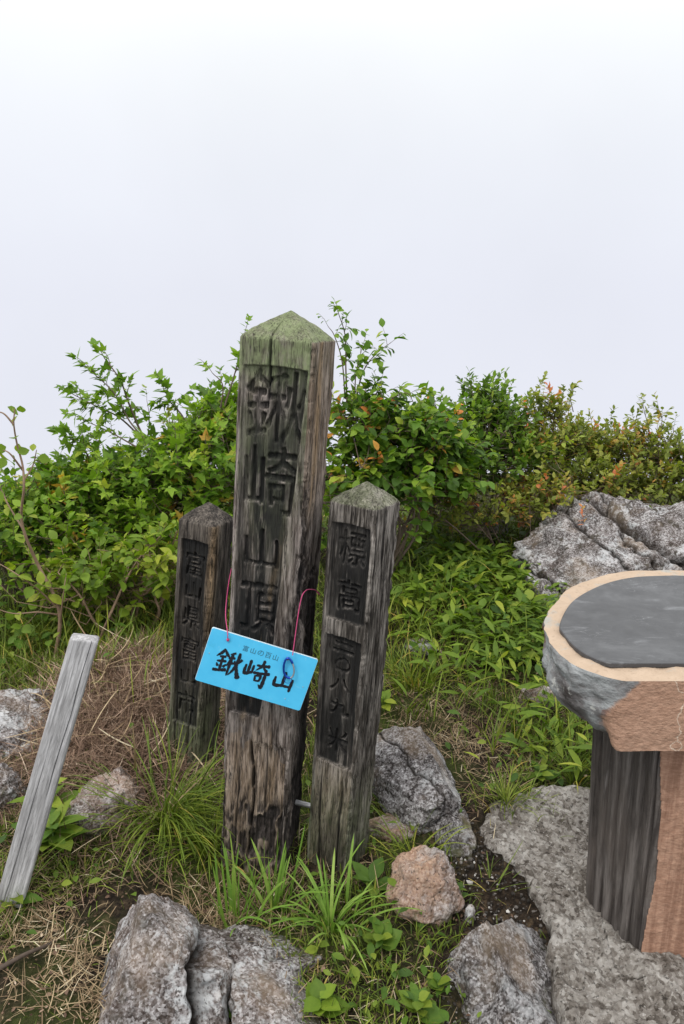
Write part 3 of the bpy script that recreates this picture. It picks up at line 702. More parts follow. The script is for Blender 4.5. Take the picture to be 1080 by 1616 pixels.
for hx_, hz_ in ((-.122, .006), (.122, -.008), (.090, -.051)):    # little pins
    V, F = ico(2); V = V*np.array([.0014, .0008, .0014])+np.array([hx_, -ST-.0003, hz_]); mobj('pin', V, F, MAT['steel'], sign)
MAT['hole'] = plain('hole_dark', (.02, .03, .05), .8)
for hx_, hz_ in ((-.090, .0535), (.062, .052)):
    V, F = tubes([(np.array([[hx_, -ST-.0007, hz_], [hx_, -.0002, hz_]]), .0024)], 10)
    obj('eyelet', mesh_data('eyelet', V, F, MAT['hole']), sign)
Msign = Matrix.LocRotScale(Vector(cs), sign.rotation_euler.to_quaternion(), None)
def sgn(x, z, y=-ST-.001): return np.array(Msign @ Vector((x, y, z)))
inv = Msign.inverted()
hl, hr = sgn(-.090, .0535), sgn(.062, .052)
# cord: up the left edge of the tall post, round its back, down the right side to the carabiner
def axT(z): return footT+(topT-footT)*((z-footT[2])/(topT[2]-footT[2]))
yw = math.radians(-14); RT = np.array([[math.cos(yw), -math.sin(yw)], [math.sin(yw), math.cos(yw)]])
def cnr(sx_, sy_, z, k_=1.03): p_ = axT(z).copy(); p_[:2] += RT @ (np.array([sx_, sy_])*aT*k_); return p_
zl, zr = wz(885, YT), wz(925, YT-.06)
lp = [hl, hl+np.array([.0, -.002, .02]), cnr(-1.03, -.98, zl-.10), cnr(-1.03, -.6, zl), cnr(-1.03, .4, zl+.02), cnr(-.95, .98, zl+.02), cnr(0, 1.03, zl-.04), cnr(.95, .98, zr-.07), cnr(1.03, .3, zr-.035), cnr(1.03, -.70, zr-.002), cnr(.99, -1.0, zr-.03), at(462, 1034, 1.704)]
V, F = tubes([(spline(lp, 10), .0012)], 6)
V = np.array([inv @ Vector(v) for v in V]); mobj('cord', V, F, MAT['pink'], sign)
for kx, kz in ((-.090, .0535), (.062, .052)):      # knots where the cord passes the board
    V, F = ico(3); V = V*np.array([.0034, .0030, .0040])*(1+.25*vnoise(V*2.5, 5))[:, None]+np.array([kx, -ST-.003, kz]); mobj('knot', V, F, MAT['pink'], sign)
# carabiner (pear ring with gate) and its split ring
ca = empty('carabiner', sgn(.064, .050, -ST-.008)); tag(ca, 'little blue metal carabiner clipped to the pink cord on the board', 'carabiner')
ca.rotation_euler = (math.radians(-6), math.radians(-4), 0)
cp = []
for t in np.linspace(0, 2*math.pi, 40, endpoint=False):
    r = 1.0; x = math.sin(t)*(.0125+.002*(-math.cos(t))); z = math.cos(t)*.0255-.020; cp.append((x, 0, z))
cp = np.array(cp); body = np.vstack([cp[19:], cp[:8]]); gate = cp[7:20]
V, F = tubes([(body, .0028)], 8); mobj('frame', V, F, MAT['carabiner'], ca)
V, F = tubes([(gate, .0020)], 8); mobj('gate', V, F, MAT['steel'], ca)
rg_ = np.array([(math.cos(t)*.0085-.004, .001*math.sin(3*t), math.sin(t)*.0085-.050) for t in np.linspace(0, 2*math.pi, 30)])
V, F = tubes([(rg_, .0007)], 6); mobj('split_ring', V, F, MAT['carabiner'], ca)

# ------------------------------------------------------------------ round table (imitation-log concrete) at the right
TZ = .775
rim_px = [(1045, 899), (1000, 901), (955, 908), (905, 926), (874, 951), (858, 985), (866, 1012), (886, 1034), (916, 1054), (950, 1067), (985, 1075)]
rimp = np.array([onz(a, b, TZ)[:2] for a, b in rim_px]); TX = .885
def close_outline(half, npts=160):
    half = half.copy(); half[0, 0] = TX
    right_ = half[1:][::-1].copy(); right_[:, 0] = 2*TX-right_[:, 0]
    full = np.vstack([half, right_])                                  # back -> left -> front-left ; front-right -> back
    m = len(half)
    A_ = spline(np.column_stack([half, np.zeros(m)]), 12)[:, :2]; B_ = spline(np.column_stack([np.vstack([right_, half[:1]]), np.zeros(m)]), 12)[:, :2]
    mid = np.linspace(half[-1], right_[0], 30)[1:-1]
    full = np.vstack([A_, mid, B_[:-1]]); d = np.concatenate([[0], np.cumsum(np.linalg.norm(np.diff(np.vstack([full, full[:1]]), axis=0), axis=1))])
    s = np.linspace(0, d[-1], npts, endpoint=False); ff = np.vstack([full, full[:1]])
    return np.stack([np.interp(s, d, ff[:, 0]), np.interp(s, d, ff[:, 1])], -1)
OL = close_outline(rimp, 320); TC = np.array([TX, float(onz(1105, 985, TZ)[1])-.03])
tab = empty('round_table', (TC[0], TC[1], 0)); tag(tab, 'round imitation-log concrete table with a dark slate plate on a thick pillar', 'table')
OLc = OL-TC; yfront = OLc[:, 1].min()
isf = (OLc[:, 1] < yfront+.010)                                     # the sawn-flat front facet
ft = OLc[isf][:, 0].min()
nO = len(OLc)
prof = [(0.0, 1.0), (.006, 1.004), (.03, .995), (.05, .985), (.075, .985), (.10, .975), (.125, .945), (.145, .90), (.158, .865), (.160, .84)]
pz = np.interp(np.linspace(0, 1, 56), np.linspace(0, 1, len(prof)), [p_[0] for p_ in prof]); ps = np.interp(np.linspace(0, 1, 56), np.linspace(0, 1, len(prof)), [p_[1] for p_ in prof])
SV = np.empty((56, nO, 3))
fx = sstep(.03, .0, OLc[:, 1]-yfront)                                # 1 on the facet
for r in range(56):
    s_ = ps[r]*(1-fx)+(1-.02*(pz[r]/.16))*fx
    SV[r, :, :2] = OLc*s_[:, None]; SV[r, :, 2] = TZ-pz[r]
nn = norm(np.column_stack([OLc, np.zeros(nO)])); q = SV.reshape(-1, 3)
dd = (.010*fbm(q*np.array([11, 11, 8]), 4, 51)+.004*fbm(q*45, 3, 52)).reshape(56, nO)*(1-.93*fx)[None]*(.45+.55*sstep(0, .02, pz))[:, None]
SV += nn[None]*dd[..., None]
SV[..., 2] += ((.006*fbm(q*9, 3, 53)).reshape(56, nO))*(1-.6*fx)[None]*sstep(.05, .16, pz)[:, None]
i = np.arange(55)[:, None]*nO; j = np.arange(nO)[None]; j2 = (j+1) % nO
Fq = np.stack([i+j2, i+j, i+nO+j, i+nO+j2], -1).reshape(-1, 4)
frow = np.linspace(0, 1, 55)[:, None]; facetcol = ((OLc[None, :, 1] < yfront+.012+.02*frow) & (OLc[None, :, 0] > ft+.035-.05*frow+.006*fbm(xyz(frow*6, 0, 1), 2, 5))).ravel()
k = M('grey_blue_bark_paint')
n1 = k.noise(9, 5, .65, k.scale(k.co, (1, 1, 1.6))); 
c = k.ramp(n1, [(.32, (.055, .046, .044)), (.44, (.16, .15, .15)), (.56, (.27, .28, .285)), (.72, (.46, .48, .485))])
c = k.mix(k.ramp(k.noise(5.5, 5, .7, None, .6), [(.56, 0.0), (.62, .85)]), c, k.mix(k.noise(60, 3), (.09, .030, .020), (.24, .13, .09)))
c = k.mix(k.ramp(k.noise(22, 5, .7), [(.60, 0.0), (.66, .8)]), c, (.55, .55, .52))
nb = k.bump(n1, .7, .02); nb = k.bump(k.noise(70, 5, .7), .6, .006, nb)
rip = k.noise(240, 3, .6, k.scale(k.co, (.35, 1, 1)))
c2 = k.mix(k.noise(6, 5, .65), (.36, .205, .138), (.50, .325, .235)); c2 = k.mix(k.ramp(rip, [(.4, .35), (.6, 0.0)]), c2, (.19, .095, .055))
c2 = k.mix(k.ramp(k.noise(18, 6, .75), [(.55, 0.0), (.70, .5)]), c2, (.15, .085, .055))
va = k.new('ShaderNodeVectorMath'); va.operation = 'MULTIPLY_ADD'; nw = k.new('ShaderNodeTexNoise'); k.put(nw.inputs[0], k.co); nw.inputs['Scale'].default_value = 14; nw.inputs['Detail'].default_value = 5
k.put(va.inputs[0], nw.outputs[1]); va.inputs[1].default_value = (.14, .14, .14); k.put(va.inputs[2], k.scale(k.co, (1, 1, .6)))
cf = k.math('MULTIPLY', k.ramp(k.voro(6.2, va.outputs[0], 'DISTANCE_TO_EDGE'), [(.0, 1.0), (.006, .8), (.013, 0.0)]), k.ramp(k.noise(3.2, 2), [(.44, 0.0), (.52, 1.0)]))
c2 = k.mix(cf, c2, (.60, .48, .38)); c = k.mix(k.attr('facet'), c, c2)
MAT['barkpaint'] = k.done(c, .78, nb, .3)
k = M('beige_rim_paint'); n1 = k.noise(30, 5, .65)
c = k.mix(n1, (.34, .25, .178), (.50, .39, .295)); c = k.mix(k.ramp(k.noise(9, 6, .72), [(.54, 0.0), (.64, .75)]), c, (.30, .32, .31))
c = k.mix(k.ramp(k.noise(90, 3), [(.58, 0.0), (.72, .4)]), c, (.20, .14, .10))
MAT['rim'] = k.done(c, .8, k.bump(k.noise(60, 5, .7), .5, .006), .2)
k = M('dark_slate'); n1 = k.noise(7, 6, .68, None, .5)
c = k.ramp(n1, [(.3, (.034, .034, .037)), (.55, (.055, .056, .060)), (.75, (.100, .102, .108))])
c = k.mix(k.ramp(k.noise(16, 6, .75, k.scale(k.co, (.5, 1.6, 1)), 1.0), [(.58, 0.0), (.74, .45)]), c, (.30, .31, .33))
scr = k.math('ABSOLUTE', k.math('SUBTRACT', k.noise(9, 2, .5, k.scale(k.co, (1, 2.2, 1)), 2.5), .5))
c = k.mix(k.math('MULTIPLY', k.ramp(scr, [(.001, 1.0), (.006, 0.0)]), k.ramp(k.noise(6, 3), [(.5, 0.0), (.6, .5)])), c, (.34, .35, .37))
MAT['slate'] = k.done(c, k.ramp(k.noise(14, 4), [(.3, .36), (.7, .60)]), k.bump(k.noise(120, 3), .06, .002), .5)
fr = (pz/.16)[:, None]; qq = SV.reshape(-1, 3)
fm = sstep(-.003, .003, SV[..., 0]-(ft+.045-.085*fr+.010*fbm(qq*22, 3, 5).reshape(56, nO)))*sstep(.006, -.006, SV[..., 1]-(yfront+.022+.02*fr))
mobj('log_edge', qq, Fq, MAT['barkpaint'], tab, attrs={'facet': np.clip(fm, 0, 1).ravel()})
# rim top
ts = np.linspace(1.0, .02, 30); TV = np.empty((30, nO, 3))
for r, t in enumerate(ts):
    TV[r, :, :2] = SV[0, :, :2]*t; TV[r, :, 2] = TZ+.0035*fbm(np.column_stack([OLc*t*30, np.zeros(nO)]), 3, 57)*(1 if r else 0)+(.002 if r else 0)
i = np.arange(29)[:, None]*nO
Ft = np.stack([i+j2, i+nO+j2, i+nO+j, i+j], -1).reshape(-1, 4)[:, ::-1]
mobj('rim_top', TV.reshape(-1, 3), Ft, MAT['rim'], tab)
# underside
UV_ = np.concatenate([SV[-1], SV[-1]*np.array([.3, .3, 1])]); Fu = np.stack([j[0], j2[0], j2[0]+nO, j[0]+nO], -1)[:, ::-1]
mobj('underside', UV_, Fu, MAT['barkpaint'], tab)
# slate plate
pl_px = [(1045, 908), (1000, 911), (950, 923), (905, 948), (884, 984), (890, 1000), (907, 1020), (930, 1035), (960, 1047)]
plp = np.array([onz(a, b, TZ+.012)[:2] for a, b in pl_px]); PO = close_outline(plp, 200)-TC
PV = np.concatenate([np.column_stack([PO, np.full(200, TZ+.003)]), np.column_stack([PO*1.001, np.full(200, TZ+.011)]), np.column_stack([PO*.996, np.full(200, TZ+.0125)]), [[0, 0, TZ+.0125]]])
jj = np.arange(200); jn = (jj+1) % 200; Fp = []
for r in (0, 200): Fp += [(r+a, r+b, r+200+b, r+200+a) for a, b in zip(jj, jn)]
me = bpy.data.meshes.new('slate_plate'); me.from_pydata([tuple(v) for v in PV], [], Fp+[tuple(400+jj)]); me.materials.append(MAT['slate']); me.update(); obj('slate_plate', me, tab)
# pillar
pil_px = [(932, 1440), (945, 1462), (1005, 1512)]
a0, a1, a2 = (onz(x, y, .005)[:2]-TC for x, y in pil_px)
outl = np.array([[0, .215], [-.10, .20], [-.17, .14], [a0[0]-.005, .05], a0, a0*.6+a2*.4+np.array([-.004, -.006]), a2*.9+a0*.1+np.array([-.004, -.002]), a2, [a2[0]*.4, a2[1]-.004]])
right_ = outl[1:][::-1].copy(); right_[:, 0] *= -1
A_ = spline(np.column_stack([np.vstack([outl, right_]), np.zeros(len(outl)*2-1)]), 10)[:, :2]
d = np.concatenate([[0], np.cumsum(np.linalg.norm(np.diff(np.vstack([A_, A_[:1]]), axis=0), axis=1))]); nP = 700
s = np.linspace(0, d[-1], nP, endpoint=False); PO = np.stack([np.interp(s, d, np.vstack([A_, A_[:1]])[:, 0]), np.interp(s, d, np.vstack([A_, A_[:1]])[:, 1])], -1)
hW = np.linspace(-.08, TZ-.14, 260); Pw = np.empty((260, nP, 3)); sg = np.tile(s[None], (260, 1)); hg = np.tile(hW[:, None], (1, nP))
rel = PO[None, :, 0]-a2[0]
bnd = .006*fbm(xyz(hg*5, 0, 1), 3, 61)+.004+.012*sstep(.05, .25, hg)-.020*sstep(.25, .6, hg)
repair = (rel > bnd) & (PO[None, :, 1] < -.05) & (PO[None, :, 0] < .16)
rib = np.abs(np.sin(sg*math.pi/.034+.5*fbm(xyz(hg*2, sg*4, 2), 2, 63)))
dd = np.where(repair, .004+.0015*fbm(xyz(sg*60, hg*60), 3, 65), -.011*(1-rib)**3+.0012*fbm(xyz(sg*50, hg*12), 4, 66)-.002)
flare = .965+.10*np.clip(hg/.6, 0, 1)
nn = norm(np.column_stack([PO, np.zeros(nP)]))
Pw[..., 0] = PO[None, :, 0]*flare+nn[None, :, 0]*dd; Pw[..., 1] = PO[None, :, 1]*flare+nn[None, :, 1]*dd; Pw[..., 2] = hg
i = np.arange(259)[:, None]*nP; j = np.arange(nP)[None]; j2 = (j+1) % nP
Fq = np.stack([i+j2, i+j, i+nP+j, i+nP+j2], -1).reshape(-1, 4)[:, ::-1][:, ::-1]
k = M('stained_dark_concrete'); g_ = k.scale(k.co, (1, 1, .05)); n1 = k.noise(48, 6, .68, g_)
c = k.ramp(n1, [(.34, (.026, .021, .019)), (.5, (.075, .065, .060)), (.64, (.17, .152, .142))])
c = k.mix(k.ramp(k.noise(60, 3, .6, k.scale(k.co, (1, 1, .05))), [(.66, 0.0), (.72, .45)]), c, (.34, .32, .31))
nb = k.bump(n1, .3, .004); nb = k.bump(k.noise(150, 4, .7), .5, .003, nb)
c = k.mix(k.ramp(k.noise(7, 6, .7, k.scale(k.co, (1, 1, .5))), [(.45, 0.0), (.62, .45)]), c, (.115, .095, .082)); 
rip = k.noise(240, 3, .6, k.scale(k.co, (.35, 1, 1))); fac = k.attr('repair')
c2 = k.mix(k.noise(6, 4, .6), (.36, .20, .135), (.50, .32, .23)); c2 = k.mix(k.ramp(rip, [(.4, .4), (.6, 0.0)]), c2, (.20, .095, .055))
c2 = k.mix(k.ramp(k.noise(60, 3, .6, k.scale(k.co, (1, 1, .04))), [(.42, .45), (.55, 0.0)]), c2, (.15, .07, .045))
c = k.mix(fac, c, c2); MAT['stain'] = k.done(c, .82, k.bump(rip, .35, .002, nb), .25)
mobj('pillar', Pw.reshape(-1, 3), Fq, MAT['stain'], tab, attrs={'repair': repair.astype(float).ravel()})

# ------------------------------------------------------------------ vegetation builders
def leaf_tpl(ws, droop=.22, fold=.22):
    ts = np.linspace(0, 1, len(ws)); V = []; F = []
    for t, w_ in zip(ts, ws):
        z = -droop*t*t
        V += [(-w_, t, z+fold*w_), (0, t, z), (w_, t, z+fold*w_)]
    for i in range(len(ws)-1):
        a = i*3
        F += [(a, a+1, a+4), (a, a+4, a+3), (a+1, a+2, a+5), (a+1, a+5, a+4)]
    return np.array(V, float), np.array(F)
def lobed_tpl():
    ang = [-150, -112, -100, -62, -48, -20, 0, 20, 48, 62, 100, 112, 150]; rad = [.18, .42, .38, .72, .40, .62, 1.0, .62, .40, .72, .38, .42, .18]
    V = [(0, .12, 0)]
    for a, r in zip(ang, rad):
        x, y = r*math.sin(math.radians(a))*.8, .12+r*math.cos(math.radians(a))*.88; V.append((x, y, .10*abs(x)-.20*max(y, 0)**2))
    return np.array(V), np.array([(0, i+1, i) for i in range(1, len(ang))])
T_OV = leaf_tpl([0, .24, .32, .22, .0]); T_LAN = leaf_tpl([.01, .10, .12, .075, 0], .35); T_SM = leaf_tpl([0, .26, .24, 0], .12); T_LOB = lobed_tpl(); T_RND = leaf_tpl([0.02, .34, .40, .26, 0], .1)
def put_leaves(tpl, base, d, up, L, wsc, tint):
    """instances of a leaf: base point, direction, up hint, length"""
    V, F = tpl; d = norm(d); n = norm(up-d*np.sum(up*d, -1, keepdims=True)); s_ = np.cross(d, n)
    P_ = base[:, None]+L[:, None, None]*(V[None, :, 0:1]*wsc[:, None, None]*s_[:, None]+V[None, :, 1:2]*d[:, None]+V[None, :, 2:3]*n[:, None])
    nV = len(V); FF = (F[None]+(np.arange(len(base))*nV)[:, None, None]).reshape(-1, F.shape[1])
    return P_.reshape(-1, 3), FF, np.repeat(tint, nV)
def blades(base, az, length, width, lean, curl, rg, nseg=5):
    n = len(base); st = np.linspace(0, 1, nseg+1); th = lean[:, None]+curl[:, None]*st[None]
    dl = length/nseg; r = np.cumsum(np.concatenate([np.zeros((n, 1)), np.sin(th[:, :-1])*dl[:, None]], 1), 1); z = np.cumsum(np.concatenate([np.zeros((n, 1)), np.cos(th[:, :-1])*dl[:, None]], 1), 1)
    dirx, diry = np.cos(az), np.sin(az)
    twist = az+math.pi/2+rg.normal(0, .5, n); sx_, sy_ = np.cos(twist), np.sin(twist)
    wp = np.minimum(1, np.array([.55]+[1.0]*(nseg-1)+[.04])*(1.05-.55*st**2))
    c = np.stack([base[:, 0:1]+r*dirx[:, None], base[:, 1:2]+r*diry[:, None], base[:, 2:3]+z], -1)
    side = np.stack([sx_, sy_, np.zeros(n)], -1)[:, None]*(width[:, None]*.5*wp[None])[..., None]
    V = np.stack([c-side, c+side], 2).reshape(n, -1, 3); m = 2*(nseg+1)
    f = np.array([[2*i, 2*i+1, 2*i+3, 2*i+2] for i in range(nseg)])
    return V.reshape(-1, 3), (f[None]+(np.arange(n)*m)[:, None, None]).reshape(-1, 4), m
def twig_leaves(start, tip, nleaf, L, rg, tpl, spread=.9, sag=.25, lv=.48):
    n = len(start); t = (np.arange(nleaf)+.6)/nleaf; t = .15+.85*t
    ax = norm(tip-start); ref = norm(np.cross(ax, rg.normal(size=(n, 3)))); ref2 = np.cross(ax, ref)
    base = start[:, None]+(tip-start)[:, None]*t[None, :, None]
    ph = np.arange(nleaf)*2.4+rg.uniform(0, 6, n)[:, None]
    rad = np.cos(ph)[..., None]*ref[:, None]+np.sin(ph)[..., None]*ref2[:, None]
    rad = rad*(1-.65*t[None, :, None])
    d = rad*spread+ax[:, None]*(.35+.6*t[None, :, None])+np.array([0, 0, -sag])+rg.normal(0, .22, (n, nleaf, 3))
    up = np.array([0, 0, 1.0])+rg.normal(0, .35, (n, nleaf, 3))+ax[:, None]*.25
    LL = L*rg.uniform(1-lv, 1+lv, (n, nleaf))*(1-.25*t[None])
    return base.reshape(-1, 3), d.reshape(-1, 3), up.reshape(-1, 3), LL.ravel()
def shrub(name, label, base, lobes, ntwig, nleaf, L, tpl, mat, bark, seed, twig=.17, sprigs=(), cat='shrub', group=None, tint=(.54, .22), inner=.45, thick=.009, sag=.25, upb=.45):
    rg = np.random.default_rng(seed); base = np.array(base, float); root = empty(name, base); tag(root, label, cat, group)
    lob = np.array(lobes, float); wgt = (lob[:, 3]*lob[:, 5])**.9; wgt = wgt/wgt.sum()
    pick = rg.choice(len(lob), ntwig, p=wgt); dirv = norm(rg.normal(size=(ntwig, 3))); dirv[:, 2] = np.where(dirv[:, 2] < -.35, -dirv[:, 2], dirv[:, 2])
    rf = inner+(1.06-inner)*rg.uniform(0, 1, ntwig)**.6
    ctr = lob[pick, :3]; rr = lob[pick, 3:]
    tip = ctr+rr*dirv*rf[:, None]; tip += .05*rg.normal(size=tip.shape)
    ax = norm(dirv*.8+np.array([0, 0, upb])+rg.normal(0, .35, (ntwig, 3)))
    start = tip-ax*(twig*rg.uniform(.6, 1.3, ntwig))[:, None]
    lines = []
    for li in range(len(lob)):
        c_ = lob[li, :3]; h_ = c_[2]-base[2]
        for s_ in range(3):
            e_ = c_+rg.normal(0, .35, 3)*lob[li, 3:]+np.array([0, 0, lob[li, 5]*.25])
            b_ = base+np.array([rg.normal(0, .05), rg.normal(0, .05), -.03])
            m1 = b_*.65+e_*.35+rg.normal(0, .05, 3)+np.array([0, 0, .05*h_]); m2 = b_*.3+e_*.7+rg.normal(0, .05, 3)
            pp = spline(np.array([b_, m1, m2, e_]), 6); lines.append((pp, np.linspace(thick, thick*.35, len(pp))))
    hubs = np.concatenate([l[0][8:] for l in lines])
    for kk in range(ntwig):
        dd_ = np.sum((hubs-start[kk])**2, 1)+(hubs[:, 2] > start[kk, 2])*.05; hb = hubs[np.argmin(dd_)]
        m1 = hb*.5+start[kk]*.5+rg.normal(0, .02, 3)
        lines.append((np.array([hb, m1, start[kk], tip[kk]]), np.array([thick*.3, thick*.25, thick*.2, thick*.1])))
    B_, D_, U_, L_ = twig_leaves(start, tip, nleaf, L, rg, tpl, sag=sag)
    tt = np.repeat(np.clip(rg.normal(tint[0], tint[1], ntwig), 0, 1), nleaf)+rg.normal(0, .10, len(B_))
    for (path, r0, nl, LL) in sprigs:                 # twigs that stick out, each given as a 3D path
        pp = spline(np.array(path, float), 8); lines.append((pp, np.linspace(r0, r0*.35, len(pp))))
        nl = int(nl*1.25); ntw = max(2, nl//5); idx = np.linspace(len(pp)*.35, len(pp)-1, ntw).astype(int); s0 = pp[idx]
        tg = norm(np.gradient(pp, axis=0))[idx]; a2_ = norm(tg*.7+rg.normal(0, .55, (ntw, 3))); a2_[-1] = tg[-1]
        t0 = s0+a2_*(.075*rg.uniform(.6, 1.3, ntw))[:, None]
        for s_, t_ in zip(s0, t0): lines.append((np.array([s_, (s_+t_)/2+.004, t_]), np.array([r0*.3, r0*.25, r0*.15])))
        b2_, d2_, u2_, l2_ = twig_leaves(s0, t0, 5, LL, rg, tpl, sag=sag)
        B_ = np.vstack([B_, b2_]); D_ = np.vstack([D_, d2_]); U_ = np.vstack([U_, u2_]); L_ = np.append(L_, l2_); tt = np.append(tt, np.clip(rg.normal(.5, .15, len(l2_)), 0, .9))
    V, F = tubes(lines, 5); o = mobj('stems', V-base, F, bark, root)
    V, F, T_ = put_leaves(tpl, B_, D_, U_, L_, np.full(len(B_), 1.0)*rg.uniform(.85, 1.15, len(B_)), np.clip(tt, 0, 1))
    tag(mobj('foliage', V-base, F, mat, root, True, {'tint': T_}), kind='stuff')
    return root
def lb(px, py, Y, rx, ry, rz): return tuple(at(px, py, Y))+(rx, ry, rz)
def path(Y, *pp): return [at(a, b, Y+(0 if len(c) == 0 else c[0])) for a, b, *c in pp]
def gb(px, Y):
    x = at(px, 800, Y)[0]; return (x, Y, float(H(x, Y)))

# shrubs along the rim of the summit
shrub('shrub', 'maple-leaved shrub left of the posts, its long branches reaching into the fog', gb(230, 3.55),
      [lb(235, 755, 3.55, .36, .34, .22), lb(140, 772, 3.55, .28, .28, .18), lb(320, 725, 3.6, .27, .30, .24), lb(240, 830, 3.45, .42, .3, .25), lb(345, 660, 3.75, .14, .18, .17)], 720, 7, .055, T_LOB, MAT['leaf_maple'], MAT['bark'], 1,
      sprigs=[(path(3.55, (262, 720), (228, 690), (205, 640), (190, 600), (165, 565)), .007, 45, .052), (path(3.5, (235, 700), (205, 665), (180, 620), (135, 578)), .005, 50, .052), (path(3.55, (232, 700), (190, 660), (150, 640), (115, 622)), .005, 50, .052),
              (path(3.5, (215, 705), (170, 680), (125, 660)), .004, 30, .05), (path(3.6, (300, 700), (290, 660), (270, 635), (258, 612)), .005, 45, .052), (path(3.6, (300, 700), (310, 670), (322, 640)), .004, 12, .05),
              (path(3.5, (150, 740), (130, 705), (108, 690)), .005, 40, .056), (path(3.7, (345, 660), (352, 610), (335, 588)), .005, 14, .05), (path(3.7, (355, 640), (372, 585), (385, 530)), .005, 35, .05), (path(3.6, (232, 700), (236, 660), (232, 632)), .003, 2, .04)])
shrub('shrub', 'low fresh green shrub at the far left behind the crooked sapling', gb(40, 3.35),
      [lb(30, 830, 3.35, .32, .28, .22), lb(115, 850, 3.35, .27, .25, .22), lb(-60, 860, 3.3, .3, .3, .26), lb(60, 780, 3.5, .22, .2, .13)], 420, 8, .046, T_OV, MAT['leaf_maple'], MAT['bark'], 2, twig=.15)
shrub('shrub', 'shady lower shrub with bare stems between sapling and left post', gb(190, 3.05),
      [lb(180, 905, 3.05, .26, .22, .13), lb(255, 880, 2.95, .13, .15, .14), lb(95, 920, 2.95, .2, .2, .12)], 170, 6, .055, T_OV, MAT['leaf_bright'], MAT['bark_red'], 3, twig=.13, thick=.008)
shrub('shrub', 'bright yellow-green shrub showing behind the tall post', gb(430, 3.9),
      [lb(360, 690, 3.95, .2, .22, .26), lb(430, 690, 4.0, .30, .25, .32), lb(420, 800, 3.9, .4, .3, .26)], 380, 7, .056, T_OV, MAT['leaf_maple'], MAT['bark'], 4, tint=(.6, .2))
shrub('shrub', 'broad-leaved shrub right of the tall post with twigs rising above it', gb(610, 3.75),
      [lb(575, 665, 3.75, .22, .25, .17), lb(650, 700, 3.75, .31, .3, .20), lb(600, 760, 3.65, .36, .3, .21), lb(700, 745, 3.85, .2, .2, .22)], 600, 7, .062, T_OV, MAT['leaf_broad'], MAT['bark'], 5, tint=(.46, .27), sag=.45,
      sprigs=[(path(3.8, (548, 640), (546, 580), (545, 530), (533, 490)), .005, 40, .046), (path(3.8, (545, 630), (540, 570), (528, 530), (518, 515)), .004, 14, .04), (path(3.75, (560, 640), (572, 590), (592, 560), (618, 540)), .004, 40, .046), (path(3.75, (560, 640), (562, 590), (572, 548)), .004, 28, .045),
              (path(3.75, (570, 640), (595, 620), (600, 605)), .004, 20, .05), (path(3.8, (680, 690), (690, 650), (682, 632)), .004, 20, .06), (path(3.7, (600, 640), (640, 620), (655, 640)), .004, 15, .06)])
shrub('shrub', 'dark green small-leaved shrub in the middle of the back hedge', gb(765, 4.35),
      [lb(760, 670, 4.35, .27, .28, .20), lb(790, 720, 4.25, .26, .25, .22), lb(725, 730, 4.3, .22, .22, .22), lb(775, 630, 4.4, .14, .14, .09)], 620, 10, .042, T_SM, MAT['leaf_dark'], MAT['bark'], 6, twig=.13, upb=.8, thick=.007,
      sprigs=[(path(4.35, (750, 640), (745, 615), (742, 598)), .003, 25, .04), (path(4.35, (790, 640), (785, 612), (780, 605)), .003, 20, .04)])
shrub('shrub', 'olive and rust tinged azalea shrub behind the dark outcrop', gb(900, 4.4),
      [lb(890, 700, 4.5, .34, .3, .17), lb(850, 730, 4.35, .26, .28, .20), lb(960, 722, 4.45, .30, .3, .20), lb(930, 770, 4.2, .42, .25, .18), lb(865, 640, 4.5, .14, .14, .10)], 900, 10, .038, T_SM, MAT['leaf_olive'], MAT['bark'], 7, twig=.12, upb=.8, thick=.007, tint=(.58, .22),
      sprigs=[(path(4.5, (845, 660), (842, 625), (850, 610)), .003, 25, .045), (path(4.5, (905, 650), (900, 625), (905, 615)), .003, 18, .04)])
shrub('shrub', 'olive azalea shrub at the right edge with a thin leggy top', gb(1075, 4.3),
      [lb(1060, 755, 4.3, .30, .3, .20), lb(1120, 740, 4.3, .32, .3, .2), lb(1010, 700, 4.4, .18, .2, .14)], 480, 10, .038, T_SM, MAT['leaf_olive'], MAT['bark'], 8, twig=.12, upb=.8, thick=.007, tint=(.6, .2),
      sprigs=[(path(4.35, (1030, 700), (1020, 660), (1014, 635)), .003, 35, .036), (path(4.35, (1035, 700), (1045, 665), (1040, 645)), .003, 30, .036), (path(4.35, (1040, 710), (1060, 690), (1064, 672)), .003, 30, .036)])
shrub('shrub', 'low rust tinged azalea at the foot of the hedge', gb(800, 4.0),
      [lb(800, 800, 4.0, .20, .18, .11), lb(860, 785, 4.0, .2, .15, .12), lb(700, 800, 4.0, .22, .2, .12)], 260, 9, .036, T_SM, MAT['leaf_olive'], MAT['bark'], 9, twig=.10, upb=.7, thick=.005, tint=(.62, .25))

